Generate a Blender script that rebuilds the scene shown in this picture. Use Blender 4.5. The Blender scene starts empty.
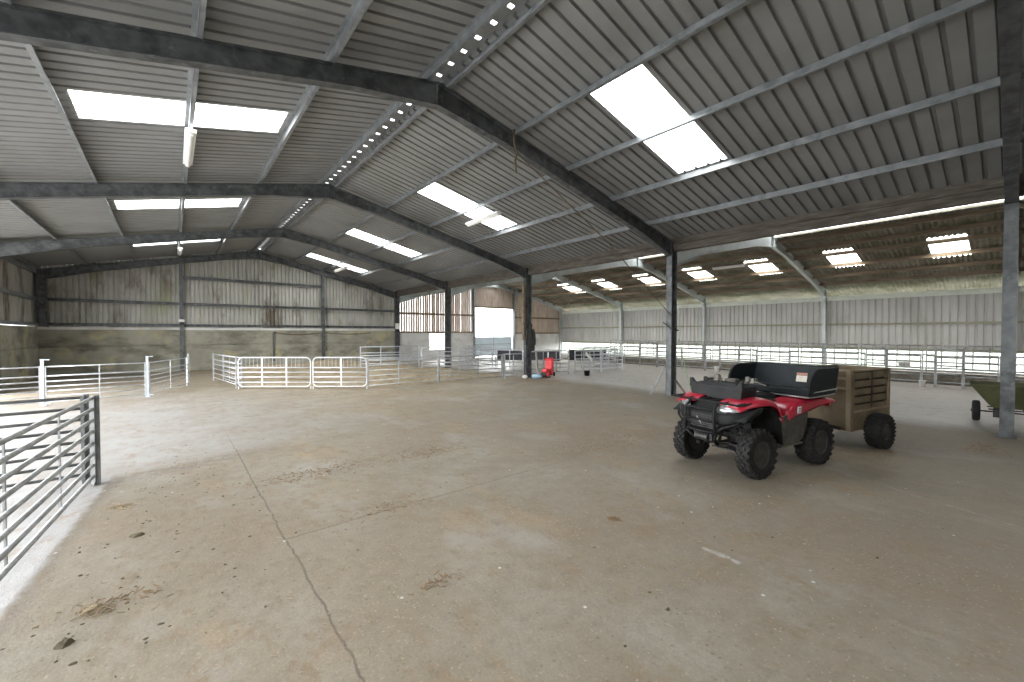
import bpy, bmesh, math, random
from math import sin, cos, pi, radians, sqrt, atan2
from mathutils import Vector, Matrix
random.seed(11)
S = bpy.context.scene
C = S.collection

# ------------------------------------------------------------------ camera, sky, exposure
cam_d = bpy.data.cameras.new('camera')
cam = bpy.data.objects.new('camera', cam_d)
C.objects.link(cam)
cam.location = (0, 0, 1.72)
cam.rotation_euler = (radians(90 - 1.092), 0, radians(-39.4))
cam_d.sensor_width = 36
cam_d.lens = 36 * 415.9 / 1024
cam_d.clip_start = 0.05
cam_d.clip_end = 500
S.camera = cam

world = bpy.data.worlds.new('overcast_sky')
S.world = world
world.use_nodes = True
wn = world.node_tree
wn.nodes.clear()
wb = wn.nodes.new('ShaderNodeBackground')
wo = wn.nodes.new('ShaderNodeOutputWorld')
wb.inputs[0].default_value = (0.97, 0.985, 1.0, 1)
wb.inputs[1].default_value = 1.0
wn.links.new(wb.outputs[0], wo.inputs[0])

S.view_settings.view_transform = 'Standard'
S.view_settings.look = 'None'
S.view_settings.gamma = 1
S.view_settings.use_curve_mapping = False
S.view_settings.exposure = 3.88
S.cycles.max_bounces = 10
S.cycles.diffuse_bounces = 6
S.cycles.transparent_max_bounces = 12
S.cycles.sample_clamp_indirect = 4.0


def portal(loc, direction, sx, sy):
    """Guides daylight sampling through an opening; gives off no light of its own."""
    d = bpy.data.lights.new('daylight_portal', 'AREA')
    d.shape = 'RECTANGLE'
    d.size, d.size_y = sx, sy
    d.cycles.is_portal = True
    o = bpy.data.objects.new('daylight_portal', d)
    C.objects.link(o)
    o.location = loc
    o.rotation_euler = Vector(direction).to_track_quat('-Z', 'Y').to_euler()
    return o


# ------------------------------------------------------------------ building dimensions
FY = [-5.9, 0.1, 6.1, 12.1, 18.1, 24.1]         # frames along the barn
XL, XC, XR = -4.0, 10.72, 25.17                 # left wall, middle columns, right wall
RX, RZ, SL = 3.415, 5.483, 0.2197               # main ridge, soffit height, slope
QX, QZ, SQ = 18.0, 5.25, 0.225                  # second barn


def zs(x, off=0.0):      # main roof height
    return RZ + off - SL * abs(x - RX)


def zq(x, off=0.0):      # second roof height
    return QZ + off - (SQ if x > QX else .195) * abs(x - QX)


# ------------------------------------------------------------------ materials
def new_mat(name):
    m = bpy.data.materials.new(name)
    m.use_nodes = True
    n = m.node_tree.nodes
    n.clear()
    out = n.new('ShaderNodeOutputMaterial')
    b = n.new('ShaderNodeBsdfPrincipled')
    m.node_tree.links.new(b.outputs[0], out.inputs[0])
    return m, n, m.node_tree.links, b, out


def mix_node(n, l, fac, a, b, blend='MIX'):
    k = n.new('ShaderNodeMix')
    k.data_type = 'RGBA'
    k.blend_type = blend
    for sock, v in ((k.inputs[0], fac), (k.inputs[6], a), (k.inputs[7], b)):
        if hasattr(v, 'links') or hasattr(v, 'is_output'):
            l.new(v, sock)
        elif isinstance(v, (int, float)):
            sock.default_value = v
        else:
            sock.default_value = (*v, 1)
    return k.outputs[2]


def ramp(n, l, src, p0, p1, v0=0.0, v1=1.0):
    r = n.new('ShaderNodeMapRange')
    r.clamp = True
    l.new(src, r.inputs[0])
    r.inputs[1].default_value, r.inputs[2].default_value = p0, p1
    r.inputs[3].default_value, r.inputs[4].default_value = v0, v1
    return r.outputs[0]


def noise(n, l, vec, scale, detail=4.0, rough=0.55):
    t = n.new('ShaderNodeTexNoise')
    t.inputs['Scale'].default_value = scale
    t.inputs['Detail'].default_value = detail
    t.inputs['Roughness'].default_value = rough
    if vec is not None:
        l.new(vec, t.inputs['Vector'])
    return t.outputs['Fac']


def mathn(n, l, op, a, b=None, c=None):
    k = n.new('ShaderNodeMath')
    k.operation = op
    for i, v in enumerate((a, b, c)):
        if v is None:
            continue
        if isinstance(v, (int, float)):
            k.inputs[i].default_value = v
        else:
            l.new(v, k.inputs[i])
    return k.outputs[0]


def coords(n, l, scale=(1, 1, 1), kind='world'):
    if kind == 'world':
        src = n.new('ShaderNodeNewGeometry').outputs['Position']
    else:
        src = n.new('ShaderNodeTexCoord').outputs['Object']
    mp = n.new('ShaderNodeMapping')
    mp.inputs['Scale'].default_value = scale
    l.new(src, mp.inputs['Vector'])
    return mp.outputs[0]


def mottled(name, c1, c2, scale=6.0, rough=0.6, metal=0.0, stretch=(1, 1, 1), c3=None, s3=1.0, t3=(0.5, 0.7),
            bump=0.0, bscale=40.0, kind='world', lo=0.35, hi=0.65, spec=0.5, c4=None, s4=30, t4=(0.62, 0.7), st3=None):
    m, n, l, b, out = new_mat(name)
    v = coords(n, l, stretch, kind)
    f = ramp(n, l, noise(n, l, v, scale), lo, hi)
    col = mix_node(n, l, f, c1, c2)
    if c3 is not None:
        v3 = coords(n, l, st3, kind) if st3 else v
        f3 = ramp(n, l, noise(n, l, v3, s3, 5, 0.65), *t3)
        col = mix_node(n, l, f3, col, c3)
    if c4 is not None:
        f4 = ramp(n, l, noise(n, l, v, s4, 3, 0.6), *t4)
        col = mix_node(n, l, f4, col, c4)
    l.new(col, b.inputs['Base Color'])
    b.inputs['Roughness'].default_value = rough
    b.inputs['Metallic'].default_value = metal
    b.inputs['Specular IOR Level'].default_value = spec
    if bump:
        bn = n.new('ShaderNodeBump')
        bn.inputs['Strength'].default_value = bump
        bn.inputs['Distance'].default_value = 0.01
        l.new(noise(n, l, v, bscale, 3), bn.inputs['Height'])
        l.new(bn.outputs[0], b.inputs['Normal'])
    return m


M = {}
M['galv'] = mottled('galvanised_steel', (.17, .183, .193), (.30, .318, .332), 6, .42, .35, c3=(.14, .15, .155), s3=3, t3=(.52, .72), bump=.05)
M['galv_lit'] = mottled('lit_galvanised_steel', (.46, .50, .50), (.58, .62, .62), 4, .5, .2, c3=(.36, .40, .36), s3=2, t3=(.5, .7))  # frame steel again, paled as if lit through the right opening
M['galv_dark'] = mottled('weathered_steel', (.055, .06, .063), (.13, .138, .142), 6, .5, .3, c3=(.21, .22, .225), s3=7, t3=(.58, .75))
M['galv_gate'] = mottled('galvanised_tube', (.40, .42, .44), (.58, .60, .62), 9, .4, .35, c3=(.30, .30, .29), s3=5, t3=(.55, .75))
M['gate_dull'] = mottled('dull_galvanised_tube', (.24, .25, .25), (.38, .39, .39), 9, .5, .35, c3=(.2, .18, .15), s3=5, t3=(.55, .75))
M['gate_dark'] = mottled('dark_weathered_tube', (.10, .105, .105), (.17, .175, .175), 9, .5, .3)
M['alu'] = mottled('white_aluminium', (.50, .51, .52), (.60, .61, .62), 7, .4, .1, c3=(.46, .44, .41), s3=4, t3=(.6, .8))
M['post_white'] = mottled('pale_galvanised_post', (.48, .52, .57), (.58, .62, .67), 9, .45, .1)
M['sheet'] = mottled('roof_liner_sheet', (.225, .23, .23), (.26, .263, .26), 1.2, .42, .0, c3=(.19, .187, .178), s3=.7, t3=(.5, .75))
M['fibre'] = mottled('fibre_cement_sheet', (.36, .352, .325), (.46, .452, .42), 2.2, .85, 0, stretch=(1, 1, .35), c3=(.14, .115, .085), s3=.9, t3=(.52, .66), c4=(.33, .34, .22), s4=1.4, t4=(.55, .75))
M['fibre_side'] = mottled('fibre_cement_side_sheet', (.48, .48, .465), (.58, .58, .56), 2.0, .8, 0, stretch=(1, 1, .3), c3=(.42, .42, .39), s3=1.6, t3=(.5, .7))
M['roof_fibre'] = mottled('old_fibre_cement_roof', (.20, .185, .15), (.29, .27, .22), 1.7, .9, 0, c3=(.13, .125, .075), s3=1.0, t3=(.45, .65), c4=(.36, .34, .27), s4=2.5, t4=(.6, .75))
M['timber'] = mottled('weathered_purlin_timber', (.17, .125, .085), (.26, .20, .14), 3, .85, 0, stretch=(6, .6, 6), c3=(.10, .075, .05), s3=2, t3=(.5, .7))
M['timber_board'] = mottled('spaced_boarding_timber', (.40, .32, .26), (.54, .46, .39), 3, .85, 0, stretch=(5, 5, .5), c3=(.32, .27, .23), s3=1.2, t3=(.5, .7))
M['timber_lit'] = mottled('green_lit_eaves_timber', (.70, .76, .68), (.78, .82, .75), 2.5, .8, 0, c3=(.58, .64, .53), s3=2, t3=(.55, .7))  # green bounce light and brightness put into the beam colour
M['conc_wall'] = mottled('stained_concrete_panel', (.235, .225, .18), (.32, .31, .25), 1.3, .9, 0, c3=(.135, .125, .095), s3=.8, t3=(.48, .68), c4=(.42, .37, .21), s4=.9, t4=(.58, .72), st3=(1, 1, 2.2), bump=.2, bscale=14)
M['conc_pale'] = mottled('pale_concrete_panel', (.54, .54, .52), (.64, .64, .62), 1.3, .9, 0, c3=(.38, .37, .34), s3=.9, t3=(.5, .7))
M['rubber'] = mottled('black_tyre_rubber', (.010, .010, .010), (.020, .019, .018), 12, .8, 0, kind='object', c3=(.045, .040, .034), s3=9, t3=(.60, .78), spec=.3)
M['black_plastic'] = mottled('black_plastic', (.006, .0063, .0068), (.011, .0115, .012), 8, .6, 0, kind='object', spec=.25)
M['grey_plastic'] = mottled('dusty_black_plastic', (.014, .0145, .0155), (.024, .0245, .025), 7, .6, 0, kind='object', spec=.25, c3=(.034, .033, .030), s3=6, t3=(.6, .8))
M['navy_plastic'] = mottled('blue_black_plastic', (.006, .010, .012), (.011, .016, .019), 6, .55, 0, kind='object', spec=.25)
M['mud_plastic'] = mottled('muddy_grey_plastic', (.045, .041, .035), (.075, .069, .059), 7, .7, 0, kind='object', c3=(.13, .115, .09), s3=5, t3=(.5, .7))
M['red'] = mottled('red_gloss_plastic', (.32, .008, .026), (.38, .011, .032), 4, .28, 0, kind='object', c3=(.30, .03, .035), s3=6, t3=(.6, .8))
M['red_bin'] = mottled('red_matt_plastic', (.70, .03, .04), (.78, .05, .06), 5, .45, 0, kind='object')
M['dark_metal'] = mottled('dark_metal', (.02, .02, .021), (.05, .049, .047), 9, .5, .4, kind='object')
M['dusty_metal'] = mottled('dusty_steel', (.11, .104, .092), (.18, .17, .15), 9, .6, .2, kind='object')
M['rim'] = mottled('grey_steel_rim', (.03, .029, .027), (.06, .057, .053), 12, .55, .3, kind='object')
M['chrome'] = mottled('bright_metal', (.34, .34, .33), (.45, .45, .44), 9, .4, .6, kind='object')
M['trailer'] = mottled('olive_brown_painted_ply', (.125, .092, .055), (.17, .13, .08), 3.5, .75, 0, kind='object', c3=(.095, .07, .042), s3=4, t3=(.5, .68), c4=(.25, .2, .135), s4=8, t4=(.64, .75))
M['trailer_rail'] = mottled('pale_brown_rail', (.22, .17, .105), (.27, .215, .14), 5, .7, 0, kind='object')
M['dark_gap'] = mottled('dark_gap_brown', (.03, .024, .016), (.05, .04, .028), 5, .85, 0, kind='object')  # shade of the slat gaps as colour, also on the mullion
M['green'] = mottled('olive_green_paint', (.055, .058, .022), (.08, .082, .032), 5, .6, 0, kind='object', c3=(.11, .105, .06), s3=3, t3=(.58, .75))
M['white'] = mottled('white_enamel', (.75, .75, .73), (.8, .8, .78), 5, .5, 0, kind='object')
M['coat'] = mottled('black_cloth', (.012, .013, .012), (.03, .03, .028), 6, .9, 0, kind='object')
M['blue'] = mottled('pale_blue_plastic', (.30, .46, .62), (.42, .56, .70), 12, .5, 0, kind='object')
M['brown_rope'] = mottled('brown_rope', (.09, .065, .04), (.16, .12, .08), 20, .9, 0)
M['straw'] = mottled('straw', (.36, .29, .185), (.46, .385, .265), 9, .95, 0, c3=(.26, .195, .12), s3=2.0, t3=(.5, .68), bump=.8, bscale=25)
M['straw_dull'] = mottled('faded_straw', (.27, .21, .13), (.38, .31, .21), 9, .95, 0)
M['straw_brown'] = mottled('brown_straw', (.17, .11, .055), (.26, .17, .09), 9, .95, 0)
M['valley'] = mottled('dirty_valley_timber', (.06, .05, .04), (.125, .108, .088), 3, .8, 0, stretch=(4, .8, 4), c3=(.17, .16, .145), s3=3, t3=(.58, .72))
M['girt_timber'] = mottled('greenish_girt_timber', (.27, .26, .19), (.36, .345, .26), 3, .85, 0, stretch=(4, .8, 4))
M['straw_dark'] = mottled('trodden_hay', (.15, .135, .11), (.24, .215, .175), 7, .95, 0, c3=(.10, .088, .07), s3=1.4, t3=(.45, .65), bump=.6, bscale=25)
M['dung'] = mottled('dry_dung', (.05, .04, .025), (.12, .10, .06), 18, .95, 0)
M['grass'] = mottled('mown_grass', (.06, .07, .05), (.078, .088, .064), .6, .95, 0)
M['yard'] = mottled('concrete_yard', (.42, .42, .41), (.48, .48, .47), .7, .9, 0)
M['gate_blue'] = mottled('pale_blue_sheet_metal', (.50, .60, .68), (.58, .67, .74), 3, .5, .1)
M['green_rod'] = mottled('green_plastic_rod', (.25, .38, .2), (.3, .45, .25), 8, .5, 0)
M['mesh_black'] = mottled('black_recycled_plastic_sheet', (.018, .02, .024), (.04, .042, .048), 5, .7, 0)
M['sticker'] = mottled('pale_printed_label', (.42, .38, .33), (.55, .50, .44), 60, .6, 0, kind='object')
M['sticker_red'] = mottled('faded_red_label', (.28, .12, .08), (.34, .15, .1), 60, .6, 0, kind='object')


def lens_mat():
    m, n, l, b, out = new_mat('clear_headlight_lens')
    v = coords(n, l, (1, 1, 1), 'object')
    f = ramp(n, l, noise(n, l, v, 18), .4, .6)
    l.new(mix_node(n, l, f, (.12, .125, .13), (.36, .37, .38)), b.inputs['Base Color'])
    b.inputs['Metallic'].default_value = .35
    b.inputs['Roughness'].default_value = .15
    b.inputs['Coat Weight'].default_value = 1
    return m


M['lens'] = lens_mat()


def skylight_mat(name, tint):
    m, n, l, b, out = new_mat(name)
    n.remove(b)
    v = coords(n, l, (1, 1, 1))
    t = n.new('ShaderNodeBsdfTransparent')
    d = n.new('ShaderNodeBsdfTranslucent')
    f = ramp(n, l, noise(n, l, v, 2.5), .3, .7)
    l.new(mix_node(n, l, f, [c * .9 for c in tint], tint), t.inputs[0])
    l.new(mix_node(n, l, f, [c * .8 for c in tint], tint), d.inputs[0])
    k = n.new('ShaderNodeMixShader')
    k.inputs[0].default_value = .3
    l.new(t.outputs[0], k.inputs[1])
    l.new(d.outputs[0], k.inputs[2])
    l.new(k.outputs[0], out.inputs[0])
    return m


M['skylight'] = skylight_mat('translucent_roof_light', (.95, .95, .93))
M['skylight_old'] = skylight_mat('weathered_roof_light', (.92, .90, .83))


def floor_mat():
    m, n, l, b, out = new_mat('worn_concrete_floor')
    pos = n.new('ShaderNodeNewGeometry').outputs['Position']
    sep = n.new('ShaderNodeSeparateXYZ')
    l.new(pos, sep.inputs[0])
    X, Y = sep.outputs[0], sep.outputs[1]
    big = noise(n, l, pos, .35, 5, .6)
    mid = noise(n, l, pos, 1.3, 6, .65)
    fine = noise(n, l, pos, 9, 5, .65)
    grit = noise(n, l, pos, 55, 3, .6)
    col = mix_node(n, l, ramp(n, l, mid, .35, .68), (.29, .27, .222), (.205, .174, .124))
    col = mix_node(n, l, ramp(n, l, big, .42, .62), col, (.235, .192, .138))
    col = mix_node(n, l, mathn(n, l, 'MULTIPLY', ramp(n, l, fine, .45, .75), .55), col, (.17, .14, .105))
    # paler worn patches
    pale = noise(n, l, coords(n, l, (.9, .5, 1)), 1.1, 4, .6)
    col = mix_node(n, l, mathn(n, l, 'MULTIPLY', ramp(n, l, pale, .56, .72), .55), col, (.38, .37, .345))
    # trodden straw towards the pens
    dy = ramp(n, l, Y, 8.0, 12.5)
    dx = ramp(n, l, X, -.5, 2.5)
    far = mathn(n, l, 'MULTIPLY', dy, dx)
    strawn = noise(n, l, coords(n, l, (.6, 1.2, 1)), 1.6, 6, .7)
    sm = mathn(n, l, 'MULTIPLY', far, ramp(n, l, strawn, .32, .6))
    sm = mathn(n, l, 'MULTIPLY', sm, ramp(n, l, X, 15.0, 11.5))
    col = mix_node(n, l, mathn(n, l, 'MULTIPLY', sm, .8), col, (.46, .385, .27))
    # brown straw streaks in the middle of the floor
    st = noise(n, l, coords(n, l, (1.0, .55, 1)), .9, 6, .7)
    col = mix_node(n, l, mathn(n, l, 'MULTIPLY', ramp(n, l, st, .54, .66), .6), col, (.31, .235, .14))
    # daylight painted into the slab under the second barn; clean left of gate
    daylit_r = ramp(n, l, mathn(n, l, 'ADD', X, mathn(n, l, 'MULTIPLY', mid, 1.6)), 11.4, 12.4)
    col = mix_node(n, l, mathn(n, l, 'MULTIPLY', daylit_r, .85), col, mix_node(n, l, mid, (.50, .485, .46), (.40, .38, .35)))
    edge = mathn(n, l, 'SUBTRACT', X, mathn(n, l, 'MULTIPLY_ADD', Y, .083, -1.12))
    edge = mathn(n, l, 'ADD', edge, mathn(n, l, 'MULTIPLY', fine, .10))
    clean_l = mathn(n, l, 'MULTIPLY', ramp(n, l, edge, .07, .02), ramp(n, l, Y, 7.6, 6.8))
    daylit_l = ramp(n, l, mathn(n, l, 'ADD', X, mathn(n, l, 'MULTIPLY', mid, 3.0)), 5.5, 1.2)  # left opening's daylight painted into the floor, fading to the right
    daylit_l = mathn(n, l, 'MULTIPLY', daylit_l, ramp(n, l, mathn(n, l, 'ADD', Y, mathn(n, l, 'MULTIPLY', X, -.35)), 6.5, 7.3))
    daylit_l = mathn(n, l, 'MULTIPLY', daylit_l, ramp(n, l, mathn(n, l, 'ADD', Y, mathn(n, l, 'MULTIPLY', mid, 3.)), 17.5, 13.5))
    cl = mathn(n, l, 'MAXIMUM', clean_l, mathn(n, l, 'MULTIPLY', daylit_l, .8))
    col = mix_node(n, l, mathn(n, l, 'MULTIPLY', cl, .9), col, mix_node(n, l, ramp(n, l, mid, .4, .7), (.32, .325, .33), (.26, .255, .248)))
    rim = mathn(n, l, 'MULTIPLY', ramp(n, l, edge, .03, .08), ramp(n, l, edge, .17, .09))
    rim = mathn(n, l, 'MULTIPLY', rim, ramp(n, l, Y, 7.0, 6.4))
    col = mix_node(n, l, mathn(n, l, 'MULTIPLY', rim, .6), col, (.15, .13, .105))
    # trodden dirt line running from the gate posts to the slab joint
    dl = mathn(n, l, 'ABSOLUTE', mathn(n, l, 'ADD', mathn(n, l, 'SUBTRACT', Y, mathn(n, l, 'MULTIPLY_ADD', X, .30, 6.75)), mathn(n, l, 'MULTIPLY_ADD', mid, .8, -.4)))
    dl = mathn(n, l, 'MULTIPLY', ramp(n, l, dl, .32, .06), mathn(n, l, 'MULTIPLY', ramp(n, l, X, -.72, -.5), ramp(n, l, X, 1.6, .5)))
    col = mix_node(n, l, mathn(n, l, 'MULTIPLY', dl, mathn(n, l, 'MULTIPLY', ramp(n, l, fine, .3, .6), .8)), col, (.13, .11, .085))
    # joints between the slabs
    wob = mathn(n, l, 'MULTIPLY_ADD', noise(n, l, pos, 2.2, 5, .7), .09, -.045)
    jx = mathn(n, l, 'ABSOLUTE', mathn(n, l, 'ADD', mathn(n, l, 'SUBTRACT', X, .72), wob))
    j1 = mathn(n, l, 'MULTIPLY', ramp(n, l, jx, .011, .004), ramp(n, l, Y, 9.5, 7.0, .0, 1.0))
    jy = mathn(n, l, 'ABSOLUTE', mathn(n, l, 'ADD', mathn(n, l, 'SUBTRACT', Y, 3.86), wob))
    j2 = mathn(n, l, 'MULTIPLY', ramp(n, l, jy, .014, .006), mathn(n, l, 'MULTIPLY', ramp(n, l, X, .70, .74), ramp(n, l, X, 5.5, 2.8)))
    col = mix_node(n, l, mathn(n, l, 'MULTIPLY', mathn(n, l, 'MAXIMUM', j1, mathn(n, l, 'MULTIPLY', j2, .7)), .75), col, (.08, .068, .053))
    # pale scraped line beside the quad bike
    wl = mathn(n, l, 'ABSOLUTE', mathn(n, l, 'ADD', mathn(n, l, 'SUBTRACT', X, mathn(n, l, 'MULTIPLY_ADD', Y, .42, 5.81)), wob))
    wl = mathn(n, l, 'MULTIPLY', ramp(n, l, wl, .03, .012), mathn(n, l, 'MULTIPLY', ramp(n, l, Y, 1.75, 1.3), ramp(n, l, fine, .46, .62)))
    col = mix_node(n, l, mathn(n, l, 'MULTIPLY', wl, .7), col, (.52, .51, .49))
    # pale smear in the foreground
    ax = mathn(n, l, 'ABSOLUTE', mathn(n, l, 'ADD', mathn(n, l, 'SUBTRACT', X, 3.27), wob))
    ay = mathn(n, l, 'ABSOLUTE', mathn(n, l, 'SUBTRACT', Y, 1.44))
    sp = mathn(n, l, 'MULTIPLY', ramp(n, l, ax, .035, .015), ramp(n, l, ay, .16, .12))
    sp = mathn(n, l, 'MULTIPLY', sp, ramp(n, l, fine, .40, .5))
    col = mix_node(n, l, mathn(n, l, 'MULTIPLY', sp, .8), col, (.55, .55, .54))
    col = mix_node(n, l, mathn(n, l, 'MULTIPLY', mathn(n, l, 'MULTIPLY', ramp(n, l, mathn(n, l, 'ADD', X, mathn(n, l, 'MULTIPLY', big, 2.0)), 2.0, 6.5), ramp(n, l, Y, 9.0, 3.0)), mathn(n, l, 'MULTIPLY_ADD', daylit_r, -.45, .45)), col, (.125, .105, .078))
    # thin drifts of brown chaff
    cw = noise(n, l, coords(n, l, (2.2, 1.3, 1)), 2.4, 8, .78)
    col = mix_node(n, l, mathn(n, l, 'MULTIPLY', mathn(n, l, 'MULTIPLY', ramp(n, l, cw, .50, .64), ramp(n, l, st, .38, .54)), .8), col, (.20, .14, .08))
    cw2 = noise(n, l, coords(n, l, (3.5, 2.0, 1)), 3.1, 8, .8)
    col = mix_node(n, l, mathn(n, l, 'MULTIPLY', ramp(n, l, cw2, .55, .70), .6), col, (.11, .085, .058))
    # flecks of straw and grit
    def flecks(scale, st, size, keep, c, amt, mask):
        vo = n.new('ShaderNodeTexVoronoi')
        vo.inputs['Scale'].default_value = scale
        l.new(coords(n, l, st), vo.inputs['Vector'])
        sc = n.new('ShaderNodeSeparateColor')
        l.new(vo.outputs['Color'], sc.inputs[0])
        k = mathn(n, l, 'MULTIPLY', ramp(n, l, vo.outputs['Distance'], size, size * .6), ramp(n, l, sc.outputs[0], keep, keep + .02))
        k = mathn(n, l, 'MULTIPLY', k, mask)
        return mix_node(n, l, mathn(n, l, 'MULTIPLY', k, amt), col, c)
    dirtier = mathn(n, l, 'SUBTRACT', 1.0, mathn(n, l, 'MULTIPLY', mathn(n, l, 'MAXIMUM', cl, daylit_r), .8))
    col = flecks(30, (1, 1.7, 1), .30, .78, (.44, .385, .29), .6, mathn(n, l, 'MULTIPLY', dirtier, ramp(n, l, mid, .35, .62)))
    col = flecks(24, (1.7, 1, 1), .30, .76, (.36, .28, .18), .6, mathn(n, l, 'MULTIPLY', dirtier, ramp(n, l, big, .38, .58)))
    col = flecks(20, (1.3, 1.3, 1), .26, .74, (.10, .08, .055), .6, mathn(n, l, 'MULTIPLY', dirtier, ramp(n, l, pale, .65, .40)))
    col = flecks(9, (1.2, 1.9, 1), .20, .82, (.12, .09, .06), .6, mathn(n, l, 'MULTIPLY', dirtier, ramp(n, l, st, .42, .6)))
    col = flecks(7, (1, 1, 1), .10, .85, (.62, .60, .56), .8, dirtier)
    col = mix_node(n, l, mathn(n, l, 'MULTIPLY', ramp(n, l, grit, .35, .7), .45), col, mix_node(n, l, .5, col, (.10, .08, .06)))
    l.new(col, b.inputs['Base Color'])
    l.new(mix_node(n, l, mathn(n, l, 'MAXIMUM', daylit_r, cl), (.68, .68, .68), (.46, .46, .46)), b.inputs['Roughness'])
    b.inputs['Specular IOR Level'].default_value = .45
    bn = n.new('ShaderNodeBump')
    bn.inputs['Strength'].default_value = .35
    bn.inputs['Distance'].default_value = .012
    l.new(mathn(n, l, 'ADD', fine, mathn(n, l, 'MULTIPLY', grit, .6)), bn.inputs['Height'])
    l.new(bn.outputs[0], b.inputs['Normal'])
    return m


M['floor'] = floor_mat()


# ------------------------------------------------------------------ mesh helpers
class MB:
    """Collects shapes and links them as one mesh object."""

    def __init__(self):
        self.bm = bmesh.new()

    def quad(self, pts):
        vs = [self.bm.verts.new(p) for p in pts]
        return self.bm.faces.new(vs)

    def box(self, c, s, rot=None):
        hx, hy, hz = s[0] / 2, s[1] / 2, s[2] / 2
        R = rot if rot is not None else Matrix.Identity(3)
        v = [self.bm.verts.new(Vector(c) + R @ Vector((x * hx, y * hy, z * hz))) for x in (-1, 1) for y in (-1, 1) for z in (-1, 1)]
        for f in ((0, 1, 3, 2), (4, 6, 7, 5), (0, 4, 5, 1), (2, 3, 7, 6), (0, 2, 6, 4), (1, 5, 7, 3)):
            self.bm.faces.new([v[i] for i in f])
        return self

    def bx(self, x0, x1, y0, y1, z0, z1):
        return self.box(((x0 + x1) / 2, (y0 + y1) / 2, (z0 + z1) / 2), (abs(x1 - x0), abs(y1 - y0), abs(z1 - z0)))

    def bar(self, a, b, w, h, up=(0, 0, 1)):
        """rectangular bar from a to b, w across, h along 'up'"""
        a, b = Vector(a), Vector(b)
        d = (b - a)
        L = d.length
        d.normalize()
        u = Vector(up)
        s = d.cross(u)
        if s.length < 1e-5:
            s = d.cross(Vector((1, 0, 0)))
        s.normalize()
        u = s.cross(d)
        R = Matrix((d, s, u)).transposed()
        return self.box((a + b) / 2, (L, w, h), R)

    def tube(self, pts, r, n=8, close=False, caps=True):
        pts = [Vector(p) for p in pts]
        m = len(pts)
        rings = []
        prev = None
        for i, p in enumerate(pts):
            if close:
                t = (pts[(i + 1) % m] - pts[i - 1]).normalized()
            elif i == 0:
                t = (pts[1] - p).normalized()
            elif i == m - 1:
                t = (p - pts[-2]).normalized()
            else:
                t = ((pts[i + 1] - p).normalized() + (p - pts[i - 1]).normalized()).normalized()
            if prev is None:
                ref = Vector((0, 0, 1)) if abs(t.z) < .9 else Vector((1, 0, 0))
                s = t.cross(ref).normalized()
            else:
                s = (prev - t * prev.dot(t)).normalized()
            prev = s
            u = s.cross(t)
            rr = r[i] if isinstance(r, (list, tuple)) else r
            rings.append([self.bm.verts.new(p + (s * cos(2 * pi * k / n) + u * sin(2 * pi * k / n)) * rr) for k in range(n)])
        last = m if close else m - 1
        for i in range(last):
            A, B = rings[i], rings[(i + 1) % m]
            for k in range(n):
                self.bm.faces.new((A[k], A[(k + 1) % n], B[(k + 1) % n], B[k]))
        if caps and not close:
            self.bm.faces.new(rings[0][::-1])
            self.bm.faces.new(rings[-1])
        return self

    def lathe(self, prof, n=24, axis='z', c=(0, 0, 0)):
        """prof: (radius, height) pairs turned about an axis"""
        c = Vector(c)
        rings = []
        for r, h in prof:
            ring = []
            for k in range(n):
                a = 2 * pi * k / n
                p = Vector((r * cos(a), r * sin(a), h))
                if axis == 'y':
                    p = Vector((p.x, p.z, p.y))
                elif axis == 'x':
                    p = Vector((p.z, p.x, p.y))
                ring.append(self.bm.verts.new(c + p))
            rings.append(ring)
        for A, B in zip(rings, rings[1:]):
            for k in range(n):
                self.bm.faces.new((A[k], A[(k + 1) % n], B[(k + 1) % n], B[k]))
        for R_, (r, h) in ((rings[0], prof[0]), (rings[-1], prof[-1])):
            if r > 1e-4:
                try:
                    self.bm.faces.new(R_)
                except ValueError:
                    pass
        return self

    def loft(self, secs, closed=False, capped=False):
        rows = [[self.bm.verts.new(p) for p in s] for s in secs]
        for A, B in zip(rows, rows[1:]):
            k = len(A)
            for i in range(k if closed else k - 1):
                self.bm.faces.new((A[i], A[(i + 1) % k], B[(i + 1) % k], B[i]))
        if capped:
            self.bm.faces.new(rows[0][::-1])
            self.bm.faces.new(rows[-1])
        return self

    def prism(self, poly, y0, y1, plane='xz'):
        """extrude a 2D outline along the remaining axis"""
        def P(a, b, t):
            return (a, t, b) if plane == 'xz' else ((t, a, b) if plane == 'yz' else (a, b, t))
        A = [self.bm.verts.new(P(a, b, y0)) for a, b in poly]
        B = [self.bm.verts.new(P(a, b, y1)) for a, b in poly]
        k = len(poly)
        for i in range(k):
            self.bm.faces.new((A[i], A[(i + 1) % k], B[(i + 1) % k], B[i]))
        self.bm.faces.new(A[::-1])
        self.bm.faces.new(B)
        return self

    def build(self, name, mat, parent=None, smooth=False, bevel=0, solid=0, subsurf=0, segs=2):
        bmesh.ops.recalc_face_normals(self.bm, faces=self.bm.faces)
        me = bpy.data.meshes.new(name)
        self.bm.to_mesh(me)
        self.bm.free()
        o = bpy.data.objects.new(name, me)
        C.objects.link(o)
        me.materials.append(M[mat] if isinstance(mat, str) else mat)
        if smooth:
            for p in me.polygons:
                p.use_smooth = True
        if parent is not None:
            o.parent = parent
        if subsurf:
            k = o.modifiers.new('sub', 'SUBSURF')
            k.levels = k.render_levels = subsurf
        if solid:
            k = o.modifiers.new('solid', 'SOLIDIFY')
            k.thickness = solid
            k.offset = 0
        if bevel:
            k = o.modifiers.new('bevel', 'BEVEL')
            k.width = bevel
            k.segments = segs
            k.limit_method = 'ANGLE'
        if smooth and (bevel or solid) or smooth:
            pass
        return o


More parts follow.
